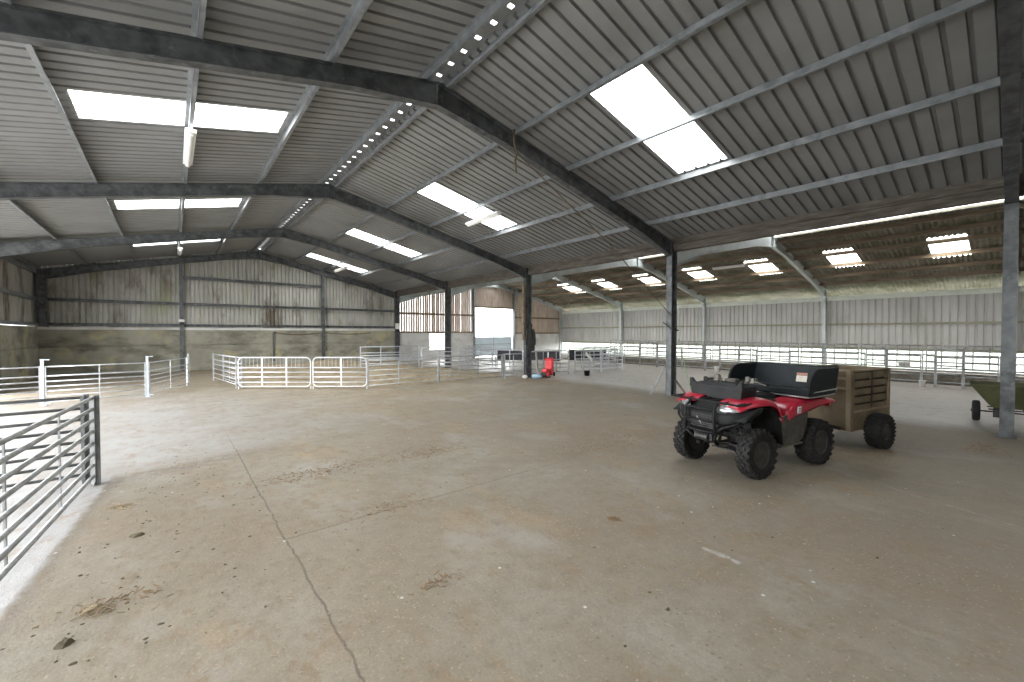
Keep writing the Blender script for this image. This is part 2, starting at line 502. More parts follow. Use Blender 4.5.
def thing(name, label, cat, loc=(0, 0, 0), rz=0, group=None, kind=None):
    o = bpy.data.objects.new(name, None)
    C.objects.link(o)
    o.location = loc
    o.rotation_euler = (0, 0, rz)
    o.empty_display_size = .1
    tag(o, label, cat, group, kind)
    return o


def tag(o, label=None, cat=None, group=None, kind=None):
    if label:
        o['label'] = label
    if cat:
        o['category'] = cat
    if group:
        o['group'] = group
    if kind:
        o['kind'] = kind
    return o


def struct(o, label=None, cat=None, group=None):
    return tag(o, label, cat, group, 'structure')


def copy_thing(root, loc, rz, label, group=None):
    r = root.copy()
    C.objects.link(r)
    r.location = loc
    r.rotation_euler = (0, 0, rz)
    r['label'] = label
    if group:
        r['group'] = group
    for ch in list(root.children):
        c = ch.copy()
        C.objects.link(c)
        c.parent = r
        for g in ch.children:
            d = g.copy()
            C.objects.link(d)
            d.parent = c
    return r


# ------------------------------------------------------------------ ground outside and floor
o = MB().bx(-90, 110, -80, 120, -.6, -.12).build('yard_ground', 'yard'); struct(o)
o = MB().bx(25.9, 100, -60, 100, -.12, -.06).build('field', 'grass'); struct(o)
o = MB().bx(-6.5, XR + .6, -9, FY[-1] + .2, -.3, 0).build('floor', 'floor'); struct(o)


# ------------------------------------------------------------------ corrugated sheets
def profile_trap(t0, t1, period=.215, base=.058, top=.036, h=.045):
    """list of (t, height) of a box profile; flat pans with narrow raised ribs"""
    pts = []
    k = int(round((t1 - t0) / period))
    p = (t1 - t0) / k
    for i in range(k):
        a = t0 + i * p
        m = a + p / 2
        pts += [(a, 0), (m - base / 2, 0), (m - top / 2, h), (m + top / 2, h), (m + base / 2, 0)]
    pts.append((t1, 0))
    return pts


def profile_sine(t0, t1, period=.146, h=.05, n=6):
    k = max(1, int(round((t1 - t0) / period)))
    p = (t1 - t0) / k
    return [(t0 + p * i / n, h / 2 * (1 - cos(2 * pi * i / n))) for i in range(k * n + 1)]


def roof_piece(mb, x0, x1, prof, zf, off):
    A = [mb.bm.verts.new((x0, t, zf(x0, off) + h)) for t, h in prof]
    B = [mb.bm.verts.new((x1, t, zf(x1, off) + h)) for t, h in prof]
    for i in range(len(prof) - 1):
        mb.bm.faces.new((A[i], A[i + 1], B[i + 1], B[i]))


def wall_piece(mb, axis, c, prof, z0, z1f, sgn=1):
    """vertical sheet: profile runs along x (axis 'x', at y=c) or y (axis 'y', at x=c); z1f(t) is the top"""
    def P(t, h, z):
        return (t, c + sgn * h, z) if axis == 'x' else (c + sgn * h, t, z)
    A = [mb.bm.verts.new(P(t, h, z0)) for t, h in prof]
    B = [mb.bm.verts.new(P(t, h, z1f(t))) for t, h in prof]
    for i in range(len(prof) - 1):
        mb.bm.faces.new((A[i], A[i + 1], B[i + 1], B[i]))


Y0, Y1 = -6.2, 24.4
OFF = .45
right_sky = [3.92 + 6 * i for i in range(-1, 4)]     # centres along the barn
left_sky = [2.55 + 6 * i for i in range(-1, 4)]
HALF = .47
SKR, SKL = (5.2, 7.95), (-1.02, 1.62)


def slope_with_lights(name, mat, xa, xb, skx, centres, zf, off, profile, half, skymat, skylabel, skygroup, zlift=0.0):
    """roof slope from ridge xa to eaves xb, cut out where roof lights sit"""
    mb = MB()
    cuts = []
    y = Y0
    for c in centres:
        a, b_ = c - half, c + half
        if a > y + .01:
            roof_piece(mb, xa, xb, profile(y, a), zf, off)
        pr = profile(a, b_)
        s0, s1 = (skx if abs(skx[0] - xa) < abs(skx[1] - xa) else skx[::-1])
        roof_piece(mb, xa, s0, pr, zf, off)
        roof_piece(mb, s1, xb, pr, zf, off)
        cuts.append((a, b_, s0, s1))
        y = b_
    roof_piece(mb, xa, xb, profile(y, Y1), zf, off)
    r = mb.build(name, mat)
    struct(r)
    for i, (a, b_, s0, s1) in enumerate(cuts):
        k = MB()
        roof_piece(k, s0, s1, profile(a, b_), zf, off)
        w = k.build('skylight', skymat)
        struct(w, skylabel(i), 'skylight', skygroup)
        ym, xm = (a + b_) / 2, (s0 + s1) / 2
        nrm = Vector((-(zf(s1, 0) - zf(s0, 0)), 0, (s1 - s0))).normalized()
        if nrm.z < 0:
            nrm = -nrm
        p = portal((xm, ym, zf(xm, off) + .09), -nrm, .95, abs(s1 - s0) * 1.02)
        p.rotation_euler = (Matrix((Vector((0, 1, 0)), nrm.cross(Vector((0, 1, 0))), nrm)).transposed()).to_euler()
    return r


ORD = ['behind the camera', 'nearest', 'second nearest', 'third nearest', 'farthest']
slope_with_lights('ceiling', 'sheet', RX + .14, XC + .22, SKR, right_sky, zs, OFF, profile_trap, HALF, 'skylight',
                  lambda i: 'white translucent roof light on the right slope of the main barn, %s in its row' % ORD[i], 'roof lights of the right main slope')
slope_with_lights('ceiling', 'sheet', RX - .14, XL - .25, SKL, left_sky, zs, OFF, profile_trap, HALF, 'skylight',
                  lambda i: 'white translucent roof light on the left slope of the main barn, %s in its row' % ORD[i], 'roof lights of the left main slope')
ORD2 = ['nearest', 'second nearest', 'third nearest', 'fourth nearest', 'fifth nearest', 'sixth nearest', 'seventh nearest', 'farthest']
q_sky = [-1.38 + 2.98 * i for i in range(8)]
slope_with_lights('ceiling', 'roof_fibre', QX + .30, XR + 1.6, (20.36, 22.3), q_sky, zq, .25, profile_sine, .48, 'skylight_old',
                  lambda i: 'weathered roof light between mossy sheets over the side barn, %s in its row' % ORD2[i], 'roof lights of the side barn')
mb = MB()
roof_piece(mb, XC + .05, QX - .05, profile_sine(Y0, Y1), zq, .25)
struct(mb.build('ceiling', 'roof_fibre'))

# ridge pieces: a cap with small daylight gaps along its right edge
mb = MB()
zc = RZ + OFF + .075
mb.loft([[(RX - .4, Y0, zc - .09), (RX, Y0, zc)], [(RX - .4, Y1, zc - .09), (RX, Y1, zc)]])
mb.loft([[(RX + .11, Y0, zc - .022), (RX + .4, Y0, zc - .09)], [(RX + .11, Y1, zc - .022), (RX + .4, Y1, zc - .09)]])
y = Y0
while y < Y1:
    mb.bx(RX - .005, RX + .115, y, y + .30, zc - .03, zc)
    y += .375
struct(mb.build('ridge_cap', 'sheet'))
mb = MB()
mb.bx(QX + .29, QX + .31, Y0, Y1, 5.42, 5.50)
zc = QZ + .25 + .12
mb.loft([[(QX - .35, Y0, zc - .07), (QX + .02, Y0, zc)], [(QX - .35, Y1, zc - .07), (QX + .02, Y1, zc)]])
struct(mb.build('ridge_cap', 'roof_fibre'))


# ------------------------------------------------------------------ steel frames
def i_column(name, x, y, h, depth, width, mat, label, group, web_axis='x', z0=0.0):
    mb = MB()
    t = .012
    if web_axis == 'x':
        mb.bx(x - depth / 2, x + depth / 2, y - .005, y + .005, z0, h)
        for s in (-1, 1):
            mb.bx(x + s * depth / 2 - t / 2, x + s * depth / 2 + t / 2, y - width / 2, y + width / 2, z0, h)
    else:
        mb.bx(x - .005, x + .005, y - depth / 2, y + depth / 2, z0, h)
        for s in (-1, 1):
            mb.bx(x - width / 2, x + width / 2, y + s * depth / 2 - t / 2, y + s * depth / 2 + t / 2, z0, h)
    mb.bx(x - depth / 2 - .03, x + depth / 2 + .03, y - width / 2 - .03, y + width / 2 + .03, z0, z0 + .015)
    o = mb.build(name, mat)
    return struct(o, label, 'column', group)


def i_rafter(name, xa, xb, y, zf, o_bot, depth, width, mat, haunch_a, haunch_b, label, group):
    """I section from xa to xb under the roof zf; haunches deepen the ends"""
    mb = MB()
    t = .012
    top = [(xa, zf(xa, o_bot + depth)), (xb, zf(xb, o_bot + depth))]
    n = 16
    xs = [xa + (xb - xa) * i / n for i in range(n + 1)]

    def low(x):
        f = (x - xa) / (xb - xa)
        h = 0
        L = abs(xb - xa)
        if haunch_a and f * L < 1.3:
            h = max(h, haunch_a * (1 - f * L / 1.3))
        if haunch_b and (1 - f) * L < 1.5:
            h = max(h, haunch_b * (1 - (1 - f) * L / 1.5))
        return zf(x, o_bot) - h
    poly = top[:1] + top[1:] + [(x, low(x)) for x in reversed(xs)]
    mb.prism(poly, y - .005, y + .005)
    for (x0, z0), (x1, z1) in [(top[0], top[1])]:
        mb.bar((x0, y, z0), (x1, y, z1), width, t)
    for i in range(n):
        mb.bar((xs[i], y, low(xs[i])), (xs[i + 1], y, low(xs[i + 1])), width, t)
    for x in (xa, xb):
        mb.bx(x - .01, x + .01, y - width / 2, y + width / 2, low(x), zf(x, o_bot + depth))
    # a web stiffener next to each end
    o = mb.build(name, mat)
    return struct(o, label, 'rafter', group)


FN = ['behind the camera', 'level with the camera', 'nearest ahead of the camera', 'second ahead of the camera', 'third ahead of the camera', 'against the far gable']
for i, y in enumerate(FY):
    if i >= 1:
        cl = {1: 'mottled grey steel column standing in front of the green barrow', 2: 'grey steel column with two poles leaning at its foot, behind the quad bike',
              3: 'steel column with the black coat hanging on it', 4: 'steel column standing among the far pens right of the pale wall opening',
              5: 'steel corner column where the concrete wall meets the spaced boarding'}[i]
        i_column('column', XC, y, zs(XC, .38) - .02, .27, .16, 'galv_dark' if i != 1 else 'galv_dark', cl, 'middle row of columns')
        i_column('column', XR - .16, y, zq(XR - .16, .10), .2, .14, 'galv_lit', 'pale steel column against the right wall sheeting, frame %s' % FN[i], 'right wall columns')
    i_column('column', XL + .16, y, zs(XL + .16, .36) - .02, .27, .16, 'galv_dark', 'steel column of the left side, frame %s' % FN[i], 'left wall columns', z0=0.0 if i < 5 else 1.97)
    i_rafter('rafter', RX, XC - .12, y, zs, .04, .27, .15, 'galv_dark', .10, .12, 'steel rafter under the right main slope, frame %s' % FN[i], 'main barn rafters')
    i_rafter('rafter', RX - .01, XL + .28, y, zs, .04, .27, .15, 'galv_dark', .10, .12, 'steel rafter under the left main slope, frame %s' % FN[i], 'main barn rafters')
    i_rafter('rafter', QX + .005, XR - .12, y, zq, -.08, .29, .13, 'galv_lit', .12, .14, 'pale steel rafter under the right side barn slope, frame %s' % FN[i], 'side barn rafters')
    i_rafter('rafter', QX - .005, XC + .14, y, zq, -.08, .29, .13, 'galv_lit', .12, .22, 'pale steel rafter under the left side barn slope, frame %s' % FN[i], 'side barn rafters')


def z_purlin(x, zf, sgn, ya, yb, depth=.13, top_off=.445):
    mb = MB()
    zt, zb = zf(x, top_off), zf(x, top_off) - depth
    mb.bx(x - .003, x + .003, ya, yb, zb, zt)
    mb.bx(x, x + sgn * .055, ya, yb, zt - .006, zt)
    mb.bx(x - sgn * .055, x, ya, yb, zb, zb + .006)
    mb.bx(x - sgn * .055 - .004, x - sgn * .055, ya, yb, zb, zb + .018)
    return struct(mb.build('purlin', 'galv'))


for x in (3.62, 5.08, 6.53, 8.02, 9.5):
    z_purlin(x, zs, 1, Y0, Y1)
for x in (3.2, 1.74, .28, -1.16, -2.6, -3.9):
    z_purlin(x, zs, -1, Y0, Y1)
for ya, yb in zip([Y0] + FY[1:], FY[1:] + [Y1]):
    for x, d in ((18.55, .14), (19.5, .14), (20.45, .14), (21.75, .14), (23.0, .14), (24.1, .14), (12.2, .08), (13.6, .08), (15.0, .06)):
        struct(MB().bx(x - .035, x + .035, ya + .01, yb - .01, zq(x, .24) - d, zq(x, .24)).build('purlin', 'timber'))
# rough valley beam between the two roofs, with a gutter lip
mb = MB()
for a, b in zip(FY, FY[1:]):
    mb.bx(XC - .06, XC + .10, a + .08, b - .08, 3.96, 4.12)
mb.bx(XC + .02, XC + .06, Y0, Y1, 4.10, zs(XC + .04, OFF) + .03)
struct(mb.build('valley_beam', 'valley'))
mb = MB().bx(XC - .02, XC + .34, Y0, Y1, 4.16, 4.19).bx(XC + .33, XC + .36, Y0, Y1, 4.05, 4.24)
struct(mb.build('valley_gutter', 'valley'))
# eaves beams
struct(MB().bx(XR - .05, XR + .03, Y0, Y1, 3.30, 3.52).build('eaves_beam', 'timber_lit'))
struct(MB().bx(XL - .04, XL + .04, Y0, Y1, 4.02, 4.2).build('eaves_beam', 'galv'))
mb = MB().tube([(XR - .2, 23.9, 3.45), (XR - 2.0, 21.2, zq(XR - 2.0, .1))], .02, 6)
struct(mb.build('brace_rod', 'galv'))

# ------------------------------------------------------------------ walls
# far gable of the main barn: concrete panels, then sheeting
GY = FY[-1] + .14
mb = MB()
for x0, x1 in ((XL, .35), (.45, 6.4), (6.5, XC)):
    for z0, z1 in ((0, 1.15), (1.20, 1.86)):
        mb.bx(x0 + .01, x1 - .01, GY - .08, GY + .10, z0, z1)
mb.bx(XL, XC, GY + .0, GY + .09, 0, 1.86)
struct(mb.build('wall_far', 'conc_wall'))
mb = MB()
wall_piece(mb, 'x', GY + .115, profile_trap(XL - .3, XC, .17, .065, .035, .055), 1.9, lambda t: zs(t, .50), 1)
struct(mb.build('wall_far_sheeting', 'fibre'))
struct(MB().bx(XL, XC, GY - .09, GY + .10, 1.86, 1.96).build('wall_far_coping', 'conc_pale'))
for z, h in ((2.07, .12), (3.05, .12), (4.25, .12)):
    mb = MB()
    xe = XL if z < 4 else .45
    xr = XC if z < 4 else 6.45
    mb.bx(xe, xr, GY - .05, GY + .02, z - h / 2, z + h / 2)
    mb.bx(xe, xr, GY - .10, GY - .05, z + h / 2 - .012, z + h / 2)
    struct(mb.build('girt', 'galv_dark'))
for x, nm in ((.4, 'steel post up the middle of the far gable, left of the two'), (6.45, 'steel post up the far gable nearer the spaced boarding')):
    i_column('column', x, GY - .14, zs(x, .33), .2, .14, 'galv_dark', nm, 'far gable posts', 'y')
# left wall, only the far bay is closed
mb = MB()
for z0, z1 in ((0, 1.17), (1.185, 1.98)):
    mb.bx(XL - .12, XL + .02, 18.2, GY, z0, z1)
mb.bx(XL - .11, XL - .02, 18.2, GY + .1, 0, 1.98)
struct(mb.build('wall_left', 'conc_wall'))
mb = MB()
wall_piece(mb, 'y', XL - .07, profile_trap(18.1, GY + .2, .17, .065, .035, .055), 2.03, lambda t: 4.3, -1)
struct(mb.build('wall_left_sheeting', 'fibre'))
mb = MB()
wall_piece(mb, 'y', XL - .07, profile_trap(Y0, 18.1, .21, .10, .05, .045), 3.9, lambda t: 4.25, -1)
wall_piece(mb, 'y', XL - .07, profile_trap(Y0, 1.0, .21, .10, .05, .045), 0, lambda t: 3.9, -1)
struct(mb.build('wall_left_sheeting', 'fibre'))
for z in (2.05, 3.05):
    struct(MB().bx(XL - .05, XL + .04, 18.2, GY - .1, z - .06, z + .06).build('girt', 'galv'))

# side barn gable
mb = MB()
for x0, x1, z0, z1 in ((XC + .02, 12.95, 0, 1.72), (12.95, 14.13, 0, .64), (12.95, 14.13, 1.66, 1.72), (14.13, 16.42, 0, 1.72)):
    mb.bx(x0, x1, GY - .08, GY + .08, z0, z1)
struct(mb.build('wall_far', 'conc_pale'))
struct(MB().bx(19.92, XR, GY - .08, GY + .08, 0, 1.66).build('wall_far', 'conc_pale'))
mb = MB()
x = XC + .12
random.seed(5)
while x < 16.3:
    w = .145 + random.uniform(-.01, .01)
    d = random.uniform(-.008, .008)
    mb.bx(x, x + w, GY + .01 + d, GY + .035 + d, 1.70 + random.uniform(0, .03), zq(x, .22))
    x += w + random.uniform(.014, .021)
struct(mb.build('wall_far_boarding', 'timber_board'))
mb = MB()
x = 19.95
while x < XR + 1.45:
    w = .15
    d = random.uniform(-.008, .008)
    mb.bx(x, x + w, GY + .01 + d, GY + .035 + d, 1.64, zq(x, .22))
    x += w + random.uniform(.004, .012)
struct(mb.build('wall_far_boarding', 'timber_board'))
mb = MB()
x = 16.36
while x < 19.95:
    mb.bx(x, x + .17, GY + .012, GY + .035, 3.52, zq(x, .22))
    x += .175
struct(mb.build('wall_far_boarding', 'timber_board'))
for x0, x1, z in ((XC + .1, 16.4, 2.95), (19.95, XR, 2.9), (16.42, 19.92, 3.56), (XC + .1, 16.4, 1.76), (19.95, XR, 1.72)):
    struct(MB().bx(x0, x1, GY - .07, GY + .005, z - .06, z + .06).build('girt', 'timber'))
for x, nm in ((16.36, 'steel post at the left of the tall gable doorway'), (19.98, 'steel post at the right of the tall gable doorway')):
    i_column('column', x, GY - .14, zq(x, .18), .18, .12, 'galv', nm, 'doorway posts', 'y')
# right wall
mb = MB()
wall_piece(mb, 'y', XR + .06, profile_trap(Y0, Y1, .24, .09, .045, .05), .94, lambda t: 3.44, 1)
struct(mb.build('wall_right_sheeting', 'fibre_side'))
for z in (1.0, 2.14):
    struct(MB().bx(XR - .05, XR + .05, Y0, Y1, z - .045, z + .045).build('girt', 'girt_timber'))
struct(MB().bx(XR, XR + .15, Y0, Y1, 0, .12).build('wall_right_kerb', 'conc_pale'))
# wall behind the camera, closed to cut daylight from the back
mb = MB()
wall_piece(mb, 'x', FY[0] - .1, profile_trap(XL - .1, XC, .21, .10, .05, .045), 0, lambda t: zs(t, .44), -1)
wall_piece(mb, 'x', FY[0] - .1, profile_trap(XC, XR, .21, .10, .05, .045), 0, lambda t: zq(t, .24), -1)
struct(mb.build('wall_back_sheeting', 'fibre'))

# daylight openings
portal((XL - .2, 9.5, 1.9), (1, 0, 0), 17.2, 3.9).rotation_euler = (radians(90), 0, radians(-90))
portal((XR + .2, 9.0, .53), (-1, 0, 0), 30, .82).rotation_euler = (radians(90), 0, radians(90))
portal((18.15, GY + .12, 1.75), (0, -1, 0), 3.5, 3.5).rotation_euler = (radians(90), 0, radians(180))
portal((13.55, GY + .14, 2.9), (0, -1, 0), 5.6, 2.4).rotation_euler = (radians(90), 0, radians(180))


# ------------------------------------------------------------------ gates
def gate(label, p0, p1, zs_, uprights, r=.019, mat='galv_gate', group=None, rounded=False, ends=True, base=.04, name='gate',
         up_w=.035, cat='gate', flat_up=False, lamb=False):
    a, b = Vector((p0[0], p0[1], 0)), Vector((p1[0], p1[1], 0))
    L = (b - a).length
    ang = atan2(b.y - a.y, b.x - a.x)
    t = thing(name, label, cat, tuple((a + b) / 2), ang, group)
    h = L / 2
    ztop = max(zs_)
    if rounded:
        R = .14
        z0, z1 = min(zs_), ztop
        pts = []
        for cx, cz, a0 in ((h - R, z1 - R, 0), (-h + R, z1 - R, 90), (-h + R, z0 + R, 180), (h - R, z0 + R, 270)):
            for k in range(6):
                q = radians(a0 + 18 * k)
                pts.append((cx + R * cos(q), 0, cz + R * sin(q)))
        MB().tube(pts, r * 1.15, 8, close=True).build('frame', mat, t, smooth=True)
        rails = [z for z in zs_ if z not in (z0, z1)]
        for z in rails:
            MB().tube([(-h, 0, z), (h, 0, z)], r, 8).build('rail', mat, t, smooth=True)
    else:
        for z in zs_:
            MB().tube([(-h, 0, z), (h, 0, z)], r, 8).build('rail', mat, t, smooth=True)
        if ends:
            for s in (-1, 1):
                MB().bx(s * h - up_w / 2, s * h + up_w / 2, -.02, .02, base, ztop + .02).build('end_stile', mat, t)
    if lamb:
        mb = MB()
        n_ = int(L / .11)
        z2 = sorted(zs_)[-2]
        for k in range(1, n_):
            x = -h + L * k / n_
            if abs(x) < h - .12:
                mb.tube([(x, 0, z2), (x, 0, ztop)], .005, 5)
        mb.build('lamb_bars', mat, t)
    for u in uprights:
        x = -h + L * u
        MB().bx(x - up_w / 2, x + up_w / 2, -r - .012, -r + .0, min(zs_) - .01, ztop + .01).build('upright', mat, t)
    # short feet so that the gate stands on the floor
    for s in (-1, 1):
        MB().bx(s * h - .012, s * h + .012, -.012, .012, 0, min(zs_)).build('foot', mat, t)
    return t


def post(label, x, y, h, w, mat, group=None, name='gate_post', tophook=False):
    mb = MB()
    mb.bx(-w / 2, w / 2, -w / 2, w / 2, 0, h)
    t = thing(name, label, 'post', (x, y, 0), 0, group)
    mb.build('shaft', mat, t, bevel=.006)
    if tophook:
        MB().bx(-w / 2 - .01, w / 2 + .09, -w / 2 - .01, w / 2 + .01, h, h + .02).build('cap', mat, t)
        MB().bx(-w, w, -w, w, 0, .012).bx(w / 2, w / 2 + .09, -.02, .02, .04, .07).build('base_plate', mat, t)
    return t


# foreground gates at the left
FZ = [.99, .865, .74, .615, .485, .36, .235, .11]
gate('near grey tubular gate running towards the camera at the left edge', (-.69, 6.58), (-.985, 3.1), FZ, [.29, .62, .93], .019, 'gate_dull', 'foreground gates', up_w=.022)
gate('grey tubular gate reaching leftwards behind the near gate', (-.78, 6.72), (-3.7, 6.72), FZ, [.33, .66], .017, 'gate_dark', 'foreground gates', up_w=.03)
post('dark grey steel post where the two near left gates meet, nearer of the pair', -.66, 6.62, 1.02, .055, 'gate_dark', 'foreground gate posts')
post('dark grey steel post where the two near left gates meet, farther of the pair', -.755, 6.76, 1.02, .05, 'gate_dark', 'foreground gate posts')
# gates further down on the left
LZ = [.92, .70, .57, .45, .34, .22, .09]
gate('silver gate between the left wall and the white post with a flat cap', (-3.75, 14.3), (-2.385, 14.57), LZ, [.5], .015, 'galv_gate', 'far left gates', up_w=.025)
gate('silver gate in the middle of the far left run of three', (-2.295, 14.59), (-.535, 14.83), LZ, [.51], .015, 'galv_gate', 'far left gates', up_w=.025)
gate('silver gate swung back towards the concrete wall at the far left', (-.46, 14.9), (.40, 17.05), LZ, [.5], .015, 'galv_gate', 'far left gates', up_w=.025)
post('white gate post with a flat cap, left of the far left pair', -2.34, 14.58, 1.08, .055, 'post_white', 'white gate posts', tophook=True)
post('white gate post with a flat cap, right of the far left pair', -.49, 14.85, 1.08, .055, 'post_white', 'white gate posts', tophook=True)
post('thin grey post at the end of the swung back gate', .44, 17.12, 1.05, .05, 'galv_gate')

# sheep pens in the middle distance
PZ = [.97, .78, .62, .46, .30, .14]
gate('bluish steel hurdle at the left end of the sheep pen, outer of the pair', (1.18, 18.3), (1.55, 15.28), PZ, [.5], .016, 'galv_gate', 'sheep pen hurdles')
gate('bluish steel hurdle at the left end of the sheep pen, inner of the pair', (1.45, 18.0), (1.72, 15.5), [z - .03 for z in PZ], [.4], .016, 'galv_gate', 'sheep pen hurdles')
RZ_ = [.97, .66, .52, .37, .21, .08]
gate('white round cornered gate at the front left of the sheep pen', (1.60, 15.17), (3.32, 13.80), RZ_, [.335, .67], .018, 'alu', 'white round cornered gates', rounded=True, up_w=.04, lamb=True)
gate('white round cornered gate right of the other one on the sheep pen front', (3.38, 13.75), (4.66, 12.74), RZ_, [.53], .018, 'alu', 'white round cornered gates', rounded=True, up_w=.04, lamb=True)
gate('dull steel hurdle joining the white gates on the sheep pen front', (4.70, 12.74), (7.12, 12.70), [.90, .72, .56, .40, .25, .10], [.41], .015, 'galv_gate', 'sheep pen hurdles')
gate('dull steel hurdle in front of the straw, left of the pen corner post', (7.16, 12.68), (9.58, 12.27), [.90, .72, .56, .40, .25, .10], [.18, .6], .015, 'gate_dull', 'sheep pen hurdles')
post('steel corner post of the pen left of the coat column', 9.62, 12.24, .95, .06, 'gate_dull')
gate('short hurdle between the pen corner post and the coat column', (9.68, 12.22), (10.5, 12.10), [.93, .62, .46, .30, .14], [.45], .018, 'galv_gate', 'sheep pen hurdles')
# second and third rows
gate('pale barred gate standing in the straw at the back of the sheep pen', (6.75, 19.2), (9.45, 18.75), [1.08, .80, .68, .56, .44, .30, .14], [.33, .66], .02, 'post_white', 'back pen gates', up_w=.05)
gate('pale hurdle at the back of the pen below the small white opening', (9.55, 18.6), (11.75, 17.1), [1.0, .80, .62, .44, .26, .10], [.33, .7], .018, 'galv_gate', 'back pen gates')
gate('hurdle in the pens between the white opening and the tall doorway', (10.2, 16.2), (12.6, 16.9), [1.0, .80, .62, .44, .26, .10], [.35], .018, 'galv_gate', 'back pen gates')
gate('hurdle leading from the pens to the tall doorway', (12.8, 16.9), (12.9, 19.8), [1.0, .80, .62, .44, .26, .10], [.5], .018, 'galv_gate', 'back pen gates')
gate('hurdle across the pens in front of the tall doorway', (13.0, 19.7), (16.0, 19.4), [1.0, .80, .62, .44, .26, .10], [.5], .018, 'galv_gate', 'back pen gates')
# right of the coat column
gate('round topped steel gate right of the coat column behind the red bin', (11.05, 12.35), (12.95, 12.0), [.98, .62, .46, .30, .12], [.33, .66], .02, 'galv_gate', 'pen gates right of the coat column', rounded=True, up_w=.04)
gate('steel hurdle behind the white board and black bucket', (12.95, 11.65), (14.7, 11.6), [.98, .80, .64, .48, .32, .15], [.5], .02, 'galv_gate', 'pen gates right of the coat column', up_w=.04)
gate('steel hurdle at the right end of the pens, nearest of three overlapping ones', (14.45, 11.5), (16.05, 11.55), [1.0, .82, .66, .50, .33, .15], [.33, .66], .022, 'post_white', 'pen gates right of the coat column', up_w=.05)
gate('steel hurdle at the right end of the pens, middle of three overlapping ones', (14.6, 12.6), (16.75, 12.5), [1.05, .86, .68, .50, .33, .15], [.5], .02, 'galv_gate', 'pen gates right of the coat column', up_w=.04)
gate('steel hurdle at the right end of the pens, rearmost of three overlapping ones', (15.9, 11.7), (17.9, 14.7), [1.0, .82, .66, .50, .33, .15], [.4], .02, 'galv_gate', 'pen gates right of the coat column', up_w=.04)


# black plastic pen screens behind
def screen(label, p0, p1, h0, h1):
    a, b = Vector((*p0, 0)), Vector((*p1, 0))
    L = (b - a).length
    t = thing('pen_screen', label, 'screen', tuple((a + b) / 2), atan2(b.y - a.y, b.x - a.x), 'black pen screens')
    k = max(2, int(L / .55))
    mb = MB()
    for i in range(k):
        mb.bx(-L / 2 + L * i / k + .03, -L / 2 + L * (i + 1) / k - .03, -.015, .015, h0, h1)
    mb.build('panel', 'mesh_black', t)
    MB().tube([(-L / 2, 0, h1 + .05), (L / 2, 0, h1 + .05)], .02, 8).tube([(-L / 2, 0, h0 - .05), (L / 2, 0, h0 - .05)], .02, 8).build('rail', 'galv_gate', t, smooth=True)
    for i in range(k + 1):
        x = -L / 2 + L * i / k
        MB().bx(x - .02, x + .02, -.02, .02, 0, h1 + .06).build('upright', 'galv_gate', t)
    return t


screen('black sheeted pen side left of the coat column below the doorway', (12.9, 16.9), (13.5, 15.6), .36, .84)
screen('black sheeted pen side right of the coat column behind the red bin', (13.55, 15.5), (14.5, 14.0), .36, .86)
screen('black sheeted pen side behind the overlapping hurdles', (14.8, 13.7), (16.6, 12.9), .42, .92)

# gate across the tall doorway
t = thing('doorway_gate', 'pale blue sheeted gate across the foot of the tall gable doorway', 'gate', (18.16, GY - .02, 0), 0)
MB().bx(-1.62, 1.62, -.012, .012, .16, 1.42).build('panel', 'gate_blue', t)
mb = MB()
for z in (.15, .52, .92, 1.43):
    mb.tube([(-1.66, 0, z), (1.66, 0, z)], .025, 8)
for x in (-1.66, 0, 1.66):
    mb.tube([(x, 0, 0), (x, 0, 1.45)], .025, 8)
mb.build('frame', 'galv', t)

# fence of gates in front of the right hand pens
TH = radians(39.4)


def yat(px, X):
    u = (px - 512) / 415.9
    return X * (cos(TH) - u * sin(TH)) / (sin(TH) + u * cos(TH))


FX = 18.9
marks = [1100, 1046, 1000, 964, 936, 922, 887, 866, 826, 790, 757, 739, 720, 705, 682, 657, 640, 624]
RG = 'gates along the right hand pens'
names_r = ['outermost at the right behind the mottled column', 'behind the green barrow', 'just left of the mottled column', 'second left of the mottled column',
           'narrow, beside the white bucket', 'right of the trailer', 'behind the top of the trailer', 'behind the join of trailer and black box', 'behind the right end of the black rear box',
           'behind the middle of the black rear box', 'behind the left of the black rear box', 'behind the handlebars', 'above the front box', 'right of the pole column',
           'directly behind the pole column', 'left of the pole column', 'at the far left end of the row']
for i in range(len(marks) - 1):
    ya, yb = yat(marks[i], FX), yat(marks[i + 1], FX)
    hi = 1.02 if i % 3 else 1.2
    n = 5
    zz = [hi - (hi - .16) * k / (n - 1) for k in range(n)]
    ups = [.5] if yb - ya > 1.4 else []
    gate('right hand pen gate, ' + names_r[i], (FX, ya + .02), (FX, yb - .02), zz, ups, .021, 'gate_dull', RG, up_w=.028)
for i, px in enumerate(marks[1:-1]):
    y = yat(px, FX)
    if i in (2, 3, 5, 10, 12, 14):
        post('post at the end of the pen gate ' + names_r[i], FX + .06, y, 1.27, .06, 'gate_dull', 'posts of the right hand pens')
